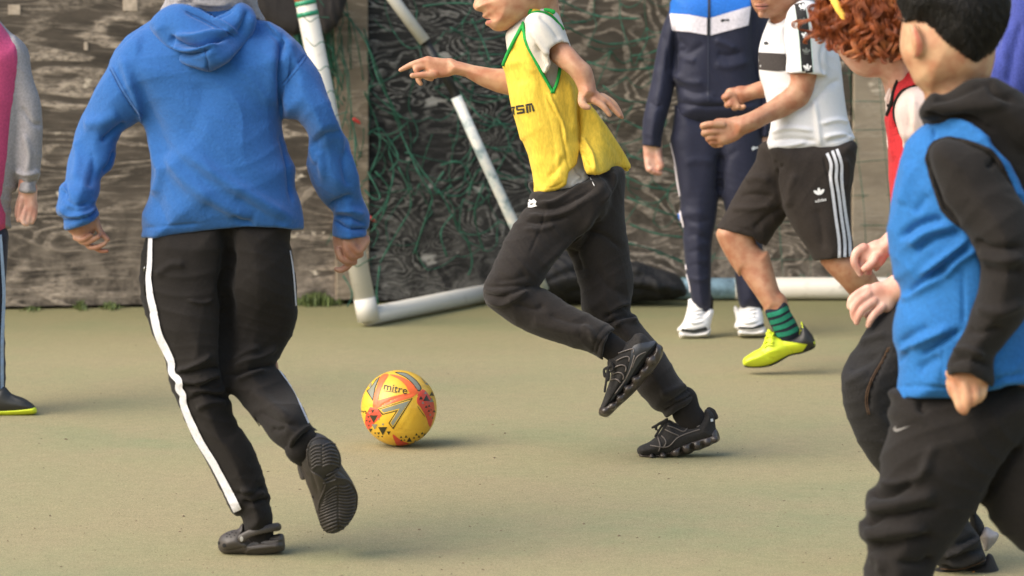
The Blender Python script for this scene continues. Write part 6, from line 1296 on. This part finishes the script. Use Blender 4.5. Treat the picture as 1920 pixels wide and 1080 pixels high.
def curls():
    r = random.Random(11); out = []
    def lock(x, y, dx, dy, ln, rad, n=26, thick=.0005, spread=.0075, open_=1.0):
        h = s1.hit(x, y, .002)
        if h is None: h = P(x, y, YE-.05)
        ax = np.array([dx, 0, dy], float); ax /= np.linalg.norm(ax)
        cy = np.array([0, -1., 0]); cx = np.cross(ax, cy)
        ph = r.uniform(0, 6.28); pitch = (r.uniform(.042, .062) if open_ == 1.0 else rad*2.6); turns = ln/pitch; bend = r.uniform(-.25, .25); hand = r.choice((-1, 1)); m = max(9, int(turns*13))
        for s in range(n):
            ox, oy = r.gauss(0, spread*.5), r.gauss(0, spread*.5); ro = rad*r.uniform(.92, 1.08); pts = []; pj = r.gauss(0, .14)
            for i in range(m):
                t = i/(m-1); a = ph+pj+hand*turns*6.28*t; g = min(1, .25+t*1.9); sh = 1-.45*t
                q = h+ax*ln*t+cx*(math.cos(a)*ro*g+ox*sh+bend*ln*t*t)+cy*(math.sin(a)*ro*g*.9+ro*.5+oy*sh)
                pts.append(q)
            out.append(tube_mesh(pts, np.linspace(thick*1.2, thick*.6, m), 3, cap=False))
    n = 0; tries = 0
    while n < 135 and tries < 4000:
        tries += 1
        x = r.uniform(1528, 1712); y = r.uniform(-120, 88)
        if s1.hit(x, y, .002) is None: continue
        lim = hair_limit(x); ln = min(r.uniform(.08, .15), (lim-y)/915)
        if ln < .018: continue
        a = -1.57+(1625-x)/160*-.7+r.uniform(-.45, .45)
        lock(x, y, math.cos(a), math.sin(a), ln, r.uniform(.006, .012)); n += 1
    # ringlets along the lower edge
    for (x, y, dx, ln, rad) in ((1572, 66, -.4, .020, .010), (1588, 78, -.2, .018, .010), (1600, 80, .1, .022, .012), (1622, 84, .0, .024, .0135), (1630, 92, .1, .022, .0135), (1614, 70, .0, .03, .010), (1664, 86, .1, .026, .013), (1682, 90, .0, .026, .013), (1646, 78, .1, .03, .009), (1655, 70, .1, .03, .010), (1694, 88, .1, .026, .012)):
        for q in range(2): lock(x+r.uniform(-3, 3), y+r.uniform(-3, 3), dx, -1, ln, rad, 22, spread=.004, open_=1.8)
    for k in range(20): lock(1546+r.uniform(-4, 12), 26+r.uniform(-16, 34), -1, r.uniform(-.9, .0), r.uniform(.018, .03), r.uniform(.004, .007), 8, thick=.0004, spread=.005)
    v, f = join(out); return mesh_obj('curls', v, f, auburn, o1)
curls()
b = Body(YE-.085, .004); b.tube(W1((440, -140, .02, 8), (480, -40, .0, 8.5), (520, 50, -.015, 8.5), (570, 135, -.02, 7)), .003, flat=.6); part('headband', b, fabric('mustard headband', (.85, .50, .08), .8), pe, surf=False)

# ================================================================== F: blue bib, black hoodie, nearest
YF = 5.72; gf = (P(1760, 600, YF)[0], YF, 0)
pf = thing('person', gf, 'dark-haired child nearest the camera in blue bib over black hoodie, head turned away', 'person')
fleece = fabric('black fleece', (.0120, .0096, .0082), .95, fuzz=.15, bump=.4)
skF = skin('skin golden', (.52, .305, .18))
b1 = Body(YF, .0032)
b1.blob(W1((1030, 100), (1005, 180), (990, 300), (990, 370), (1012, 450), (1040, 500), (1065, 550), (1100, 620), (1140, 655), (1190, 690), (1260, 700), (1600, 640), (1700, 400), (1760, 100), (1600, -100), (1200, -100)), .095, 0, .95, .01)
b1.blob(W1((1180, 560), (1190, 690), (1180, 780), (1300, 900), (1600, 800), (1640, 600), (1640, 400)), .06, .01, 1.0, .02)
b1.tube(W1((1080, 200, -.066, 7), (1105, 245, -.078, 10), (1125, 320, -.080, 12), (1125, 385, -.074, 10), (1100, 418, -.066, 6)), .004, flat=.8)
b1.tube(W1((1132, 250, -.098, 6), (1146, 320, -.100, 7), (1140, 380, -.094, 5)), .004, neg=True)
b2 = Body(YF-.13, .0032)
b2.blob(W3((835, 740), (842, 830), (890, 900), (910, 980), (935, 1040), (980, 1030), (1010, 1000), (1070, 970), (1120, 900), (1135, 840), (1140, 740)), .022, 0, 1.0, .008)
b2.tube(W3((880, 860, -.008, 11), (910, 950, -.014, 10), (930, 1020, -.016, 9), (960, 1052, -.014, 7)), .003)
b2.tube(W3((960, 860, -.016, 11), (980, 950, -.022, 10), (975, 1010, -.020, 8), (970, 1030, -.018, 7)), .003)
b2.tube(W3((1030, 860, -.014, 11), (1040, 940, -.020, 10), (1020, 985, -.016, 8)), .003)
b2.tube(W3((1090, 850, -.006, 10), (1085, 920, -.012, 9), (1060, 960, -.010, 8)), .003)
b2.tube(W3((860, 830, .01, 11), (870, 900, .006, 9), (900, 960, .004, 7)), .003)
core = Body(YF, .016); core.tube([(1780, 20, .01, 88), (1800, 130, 0, 50), (1850, 260, 0, 110), (1850, 450, 0, 110), (1850, 700, 0, 110)], .03, flat=.75)
core.tube([(1780, 720, -.02, 86), (1720, 980, -.04, 60), (1720, 1300, 0, 38)], .02, sub=False); core.tube([(1930, 720, .04, 84), (1960, 980, .1, 60), (2080, 1240, .2, 36)], .02, sub=False); core.tube([(1850, 330, -.10, 40), (1890, 500, -.12, 34), (1820, 700, -.13, 28)], .02, sub=False)
obF, sbF = body_mesh(pf, skF, [b1, b2, core])
decal(sbF, W1((1092, 205), (1118, 240), (1146, 300), (1158, 370), (1135, 415), (1105, 420), (1112, 370), (1112, 300)), 'ear_translucency_tint', skin('skin translucent red', (.50, .19, .12)), obF, .0012, 3, smooth=True)  # red of light showing through the thin ear, painted as a skin patch
b = Body(YF, .0048)
b.blob(W1((1180, 745), (1240, 690), (1330, 700), (1480, 650), (1600, 598), (1700, 590), (1850, 680), (1990, 800), (2100, 1300), (2100, 2000), (1400, 2000), (1250, 1200), (1150, 900), (1128, 840)), .12, .0, .9, .015)
b.blob(W1((1500, 600), (1620, 585), (1720, 590), (1900, 700), (2050, 860), (2080, 1100), (1900, 1100), (1700, 1000), (1500, 900), (1330, 880), (1180, 900), (1128, 842), (1180, 745), (1240, 690), (1330, 705)), .055, -.07, 1.0, .015)
b.blob(W2((690, 200), (722, 120), (800, 82), (900, 82), (1050, 122), (1180, 200), (1290, 400), (1420, 640), (1480, 900), (1460, 1130))+W3((1420, 280), (1389, 390), (1245, 560), (1172, 650), (1165, 700), (1150, 900), (820, 900), (828, 780), (840, 680), (900, 560), (960, 450), (1050, 200), (1080, 10))+W2((1070, 950), (1000, 800), (920, 710), (800, 580), (722, 350)), .085, [(1800, 280, -.10), (1900, 500, -.14), (1810, 700, -.13)], .9, .008)
b.cut(W3((780, 815), (830, 790), (848, 800), (870, 775), (930, 765), (1000, 775), (1070, 810), (1130, 852), (1200, 900), (1200, 1000), (780, 1000)), k=.003)
b.tube(W3((985, 775, -.13, 26), (985, 880, -.13, 26)), .004, neg=True, sub=False)
st = [(W2((720, 130), (690, 210), (740, 400), (830, 580), (930, 700)), 5, -5), (W2((1040, 800), (1150, 870), (1389, 860)), 6, -9), (W2((1060, 900), (1200, 960), (1389, 940)), 8, 7), (W2((1180, 220), (1160, 260), (1120, 280)), 5, -6), (W3((1100, 0), (1250, 40), (1389, 30)), 9, -6), (W3((1050, 300), (1200, 330), (1389, 260)), 9, 7), (W3((980, 450), (1080, 480), (1240, 440)), 7, -7), (W3((880, 620), (980, 600), (1100, 650)), 6, 7), (W3((850, 690), (960, 660), (1150, 720)), 5, -7), (W1((1200, 760), (1400, 720), (1640, 620)), 6, -5), (W1((1250, 840), (1500, 800), (1800, 780)), 10, 6), (W1((1140, 850), (1300, 860), (1500, 870), (1700, 980)), 3, -7), (W1((1650, 600), (1700, 700), (1850, 760)), 6, -7)]
part('black_hoodie', b, fleece, pf, st, [(4, 30, 30, 10, 1), (3, -40, 50, 10, 2.)], surf=False)
bibf = fabric('blue bib mesh', (.016, .125, .36), .8, fuzz=.2, bump=.3)
b = Body(YF, .0046)
b.blob(W1((1250, 888), (1160, 940), (1080, 1010), (1020, 1085))+W2((530, 80), (505, 210), (450, 400), (420, 600), (402, 800), (430, 950), (442, 1080))+W3((470, 110), (500, 190), (470, 300), (440, 420), (444, 545), (470, 600), (482, 750), (474, 860), (438, 985), (430, 1100), (900, 1100), (1500, 1100), (1560, 860), (1500, 300))
       + W1((2150, 1500), (2100, 1000), (1900, 700), (1600, 640), (1300, 720)), .14, [(1700, 400, -.02), (1650, 600, -.02)], .85, .008)
b.cut(W1((1000, 990), (1080, 1000), (1160, 936), (1250, 888), (1340, 876), (1470, 897), (1600, 975), (1700, 1075))+W2((1100, 60), (1250, 220), (1350, 370), (1420, 560), (1500, 900), (1700, 900), (1700, -1300), (-200, -1300), (0, 0)), k=.002)
b.cut(W2((692, 190), (722, 122), (770, 90), (830, 78), (930, 84), (1050, 122), (1180, 202), (1290, 400), (1370, 560), (1500, 900), (1500, 1160), (1090, 1160), (1078, 1000), (1040, 860), (975, 760), (930, 708), (830, 600), (740, 420), (700, 280)), w1=-.055, k=.002)
b.cut(W3((400, 1000), (440, 988), (500, 982), (530, 968), (545, 945), (700, 948), (900, 955), (1000, 930), (1130, 900), (1250, 862), (1389, 850), (1600, 850), (1600, 1300), (400, 1300)), k=.003)
st = [(W2((480, 800), (580, 720), (700, 670), (810, 660)), 6, -12), (W2((600, 900), (740, 800), (960, 740)), 6, -11), (W2((560, 850), (700, 750), (880, 710)), 6, 8), (W2((640, 1060), (820, 930), (980, 800)), 5, 10), (W2((700, 1080), (860, 960), (1000, 850)), 5, -9), (W2((800, 1080), (920, 960), (1040, 880)), 6, 8), (W3((540, 210), (660, 110), (860, 0)), 5, -9), (W3((500, 240), (640, 160), (800, 60)), 8, 7), (W3((500, 620), (640, 540), (860, 440)), 7, 9), (W3((640, 640), (780, 560), (940, 450)), 4, -10), (W3((480, 560), (600, 480), (700, 440)), 8, -6), (W3((620, 760), (700, 690), (780, 660)), 10, -7), (W3((480, 700), (520, 640), (600, 560)), 5, -6), (W3((500, 870), (640, 868), (800, 875), (880, 880)), 2.5, -4), (W3((1150, 850), (1260, 800), (1389, 780)), 4, -5), (W2((560, 250), (540, 400), (500, 560)), 12, 5), (W2((700, 480), (640, 560), (600, 620)), 9, -6), (W3((945, 0), (945, 200), (950, 430)), 2, -5), (W3((800, 580), (800, 720), (790, 860)), 2, -4), (W2((740, 0), (738, 90)), 2.5, -5)]
o1, s1 = part('blue_bib', b, bibf, pf, st, [(3, 30, 40, 10, 1), (2.5, -50, 60, 10, 2.2)])
cord(s1, W2((800, 590), (730, 400), (690, 250), (690, 200), (722, 120), (800, 80), (900, 78), (1050, 120), (1180, 198), (1290, 398), (1360, 560)), .0045, 'armhole_binding', fleece, o1, off=.002)
cord(s1, W2((800, 590), (870, 665), (940, 716)), .0045, 'armhole_binding', fleece, o1, off=.002)
b = Body(YF, .0048)
b.blob(W3((440, 880), (430, 980), (400, 1080))+W4((400, 60), (360, 170), (330, 260), (325, 380), (305, 460), (240, 520), (222, 600), (232, 670), (190, 720), (178, 770), (195, 825), (248, 880), (225, 980), (212, 1080), (200, 1250), (260, 1500), (600, 1500), (660, 1250), (690, 1050), (760, 930), (860, 800), (950, 665), (1000, 590), (1200, 300), (1400, 0))+W3((1400, 880), (1000, 850)), .11, -.02, .9, .012)
b.blob(W3((900, 850), (1000, 1100))+W4((900, 200), (980, 480), (1000, 590), (1040, 620), (1080, 715), (1200, 840), (1310, 925), (1500, 1080), (1800, 1300), (2000, 1500), (2100, 1400), (1900, 900), (1700, 500), (1650, 0))+W3((1700, 860)), .11, .05, .9, .010)
st = [(W4((330, 460), (450, 460), (600, 400), (660, 300)), 8, 9), (W4((250, 530), (400, 520), (560, 440)), 7, -13), (W4((240, 620), (450, 600), (700, 520)), 11, 10), (W4((200, 740), (320, 680), (500, 660), (740, 620)), 7, -13), (W4((210, 800), (400, 780), (640, 760)), 10, 9), (W4((250, 880), (450, 860), (700, 800)), 8, -11), (W4((260, 960), (330, 980), (330, 1060)), 9, 7), (W4((420, 990), (600, 1000), (680, 950)), 7, -8), (W3((650, 960), (640, 1020), (680, 1060)), 5, -9), (W4((1010, 590), (1150, 380), (1290, 190)), 6, -12), (W4((700, 200), (640, 300), (620, 380)), 8, 5)]
o1, s1 = part('joggers', b, fleece, pf, st, [(4, 30, 50, 10, 1), (3, -40, 60, 10, 2.)])
swoosh(s1, *W4((470, 85))[0], 15, plain('grey logo print', (.17, .16, .15), .7, bump=0), o1)
dkhair = plain('near black hair', (.010, .008, .0065), .62, var=.4, sc=40, bump=.3)
b = Body(YF, .0045)
b.blob(W1((970, -20), (985, 60), (1005, 120), (1032, 168), (1060, 180), (1090, 188), (1130, 235), (1165, 300), (1205, 375), (1250, 415), (1300, 450), (1400, 490), (1500, 530), (1580, 530), (1612, 500), (1665, 415), (1735, 320), (1795, 200), (1822, 80), (1815, -60), (1700, -260), (1400, -340), (1100, -240), (1000, -120)), .11, -.012, .98, .008)
o1, s1 = part('hair', b, dkhair, pf, wr=[(2, 130, 90, 40, 1)])
def short_hair():
    r = random.Random(3); out = []
    for i in range(6500):
        x = r.uniform(1680, 1900); y = r.uniform(-70, 138)
        h = s1.hit(x, y, .0)
        if h is None: continue
        h2 = s1.hit(x+2, y, 0); h3 = s1.hit(x, y+2, 0)
        if h2 is None or h3 is None: continue
        nn = np.cross(h3-h, h2-h); nn /= np.linalg.norm(nn)+1e-9
        if nn[1] > 0: nn = -nn
        fl = np.array([(x-1790)/110*.7+r.gauss(0, .35), 0, -1+.2*r.gauss(0, 1)])
        fl -= nn*np.dot(fl, nn); fl /= np.linalg.norm(fl)
        ln = r.uniform(.010, .020); hh_ = r.uniform(.0015, .0042)
        if y > 100: ln *= .6; hh_ *= .5
        pts = [h-nn*.001+fl*ln*t+nn*(hh_*math.sin(t*2.6)) for t in (0, .35, .7, 1)]
        out.append(tube_mesh(pts, [.0006, .0006, .0005, .0002], 3, cap=False))
    v, f = join(out); return mesh_obj('hair_strands', v, f, dkhair, o1)
short_hair()
b = Body(YF, .008); b.tube([(1720, 1330, .0, 36), (1650, 1345, -.05, 30)], .01, sub=False); part('shoe', b, dkb, pf, surf=False); b = Body(YF, .008); b.tube([(2090, 1250, .2, 34), (2030, 1290, .15, 30)], .01, sub=False); part('shoe', b, dkb, pf, surf=False)

# ================================================================== ball
YBall = G(748, 836)[1]
cb = P(748, 767.5, YBall); rb_ = 71*mpp(768, YBall); cb[2] = rb_+.001
ball = thing('football', (cb[0], cb[1], 0), 'yellow football with orange bands, grey chevrons and black triangles on the court', 'football')
def ballmat():
    m, nt, b = newmat('ball yellow skin')
    tc = N(nt, 'ShaderNodeTexCoord'); n = N(nt, 'ShaderNodeTexVoronoi', Scale=420); L(nt, tc.outputs['Object'], n.inputs[0])
    n2 = N(nt, 'ShaderNodeTexNoise', Scale=16, Detail=5); L(nt, tc.outputs['Object'], n2.inputs[0])
    r = ramp(nt, n2.outputs[0], [(.35, (.68, .38, .022)), (.65, (.80, .50, .045))]); L(nt, r.outputs[0], b.inputs['Base Color'])
    b.inputs['Roughness'].default_value = .38; b.inputs['Coat Weight'].default_value = .15
    bp = N(nt, 'ShaderNodeBump', Strength=.2, Distance=.0006); L(nt, n.outputs[0], bp.inputs['Height']); L(nt, bp.outputs[0], b.inputs['Normal']); return m
K = Z(640, 670, 5.4)
n1, n2 = 72, 112; V = [cb+np.array([0, 0, rb_])]; 
for i in range(1, n1):
    for j in range(n2): a, t = math.pi*i/n1, 2*math.pi*j/n2; V.append(cb+rb_*np.array([math.sin(a)*math.cos(t), math.sin(a)*math.sin(t), math.cos(a)]))
V.append(cb-np.array([0, 0, rb_])); V = np.array(V); e_ = len(V)-1
Q = [(0, 0, 1+j, 1+(j+1) % n2) for j in range(n2)]+[(1+(i-1)*n2+j, 1+i*n2+j, 1+i*n2+(j+1) % n2, 1+(i-1)*n2+(j+1) % n2) for i in range(1, n1-1) for j in range(n2)]+[(e_, e_, 1+(n1-2)*n2+(j+1) % n2, 1+(n1-2)*n2+j) for j in range(n2)]
Qa = np.array(Q)
seams = [(K((775, 360), (740, 480), (690, 620), (600, 745)), 1.2, -1.2), (K((530, 745), (620, 742), (760, 748), (895, 715)), 1.2, -1.2), (K((365, 520), (420, 620), (530, 745)), 1.2, -1.2), (K((480, 175), (400, 320), (365, 520)), 1.2, -1.2), (K((480, 175), (640, 260), (775, 360)), 1.2, -1.2), (K((365, 515), (560, 410), (775, 360)), 1.2, -1.2), (K((775, 360), (860, 520), (895, 715)), 1.2, -1.2), (K((775, 360), (850, 300), (930, 340)), 1.2, -1.2), (K((365, 520), (290, 500), (205, 520)), 1.2, -1.2)]
V = displace(V, Qa, seams)
tri_ = [tuple(dict.fromkeys(int(i) for i in q)) for q in Q]
oball = mesh_obj('ball_skin', V, tri_, ballmat(), ball)
sB = Surf.__new__(Surf); sB.b = BVHTree.FromPolygons([tuple(v) for v in V], tri_)
orange = plain('orange print', (.72, .13, .035), .4, var=.1, sc=20, bump=0); redp = plain('red print', (.62, .07, .035), .4, var=.1, sc=20, bump=0)
greyp = plain('grey print', (.22, .225, .17), .35, var=.1, sc=20, bump=0); darkp = plain('dark olive print', (.03, .028, .012), .45, bump=0); yelp = plain('yellow print', (.72, .44, .03), .4, bump=0)
def bd_(poly, mat, off, name='printed_shape', sm_=True): return decal(sB, K(*poly), name, mat, oball, off, 2.2, smooth=sm_)
bd_([(405, 185), (480, 172), (430, 262), (392, 350), (372, 440), (365, 520), (320, 505), (330, 400), (362, 290)], orange, .0006, 'orange_band')
bd_([(490, 176), (560, 182), (640, 212), (715, 262), (785, 345), (778, 360), (695, 362), (650, 285), (580, 222)], orange, .0006, 'orange_band')
bd_([(372, 436), (500, 400), (640, 368), (782, 358), (716, 406), (560, 450), (450, 488), (368, 515)], orange, .0006, 'orange_band', False)
bd_([(540, 152), (640, 155), (715, 195), (775, 250), (812, 315), (775, 342), (715, 262), (640, 200)], darkp, .0006, 'grey_chevron'); bd_([(560, 158), (640, 162), (705, 197), (765, 252), (800, 314), (776, 330), (720, 258), (645, 195)], greyp, .0009, 'grey_chevron')
bd_([(820, 205), (845, 225), (870, 265), (880, 280), (855, 275), (830, 240), (805, 210)], greyp, .0008, 'grey_chevron')
bd_([(255, 340), (300, 300), (350, 225), (395, 190), (350, 300), (318, 442)], darkp, .0006, 'grey_chevron', False); bd_([(268, 342), (308, 300), (350, 240), (382, 205), (340, 300), (316, 422)], greyp, .0009, 'grey_chevron', False); bd_([(278, 300), (298, 262), (312, 258), (300, 305)], greyp, .0009, 'grey_chevron', False)
bd_([(368, 524), (722, 412), (525, 728), (478, 665), (556, 545), (415, 583)], darkp, .0009, 'chevron_outline', False)
bd_([(383, 527), (704, 426), (523, 710), (490, 665), (575, 531), (424, 572)], yelp, .0012, 'chevron_inline', False)
bd_([(398, 530), (692, 438), (522, 694), (500, 663), (592, 516), (431, 560)], greyp, .0015, 'chevron_fill', False)
bd_([(292, 503), (372, 522), (412, 590), (330, 670), (272, 742), (240, 670), (246, 590)], redp, .0005, 'red_panel', False)
bd_([(776, 366), (830, 325), (900, 400), (938, 470), (945, 560), (930, 620), (895, 705), (855, 600), (800, 505), (765, 455)], redp, .0005, 'red_panel')
bd_([(520, 780), (600, 835), (680, 868), (790, 858), (720, 912), (600, 914), (555, 880)], redp, .0005, 'red_panel')
def tr(cx, cy, s, up, mat=darkp, off=.0009):
    d = -1 if up else 1; decal(sB, K((cx-s, cy-d*s*.8), (cx+s, cy-d*s*.8), (cx, cy+d*s)), 'triangle', mat, oball, off, 3)
for (x, y, s_, u) in ((328, 620, 42, 0), (318, 548, 18, 0), (275, 605, 12, 0), (258, 642, 10, 0), (288, 650, 13, 0), (280, 690, 10, 0), (298, 738, 20, 0), (420, 742, 46, 0), (378, 770, 14, 0), (345, 768, 10, 0), (480, 765, 20, 0), (376, 802, 9, 0), (414, 802, 9, 0), (262, 720, 9, 0),
                  (860, 415, 34, 1), (805, 410, 20, 1), (858, 500, 14, 1), (888, 490, 14, 1), (885, 540, 13, 1), (915, 370, 24, 1), (938, 545, 16, 1), (907, 530, 9, 1), (922, 610, 10, 1),
                  (688, 832, 26, 1), (605, 806, 13, 1), (655, 800, 15, 1), (608, 838, 12, 1), (735, 812, 12, 1), (760, 778, 14, 1), (785, 800, 14, 1), (818, 766, 14, 1), (845, 790, 24, 1), (880, 750, 13, 1), (640, 835, 9, 1)): tr(x, y, s_, u)
for (x, y, s_, u) in ((338, 700, 30, 0), (378, 628, 11, 0), (422, 680, 13, 0), (288, 566, 11, 0), (825, 458, 15, 1), (850, 360, 14, 1), (912, 435, 22, 1), (898, 580, 12, 1), (750, 858, 26, 1)): tr(x, y, s_, u, greyp, .0011)
textdecal(sB, 'mitre', *K((548, 318))[0], 19, 12, 'ball_lettering', darkp, oball, .0012, sx=1.1, bold=.004)
decal(sB, K((432, 336), (560, 354), (560, 360), (432, 342)), 'small_print', darkp, oball, .0009, 3)
cord(sB, K((770, 495), (800, 540), (845, 600)), .0006, 'small_print', darkp, oball, off=.0008)
textdecal(sB, '3', *K((230, 555))[0], 16, -85, 'ball_lettering', darkp, oball, .0012)
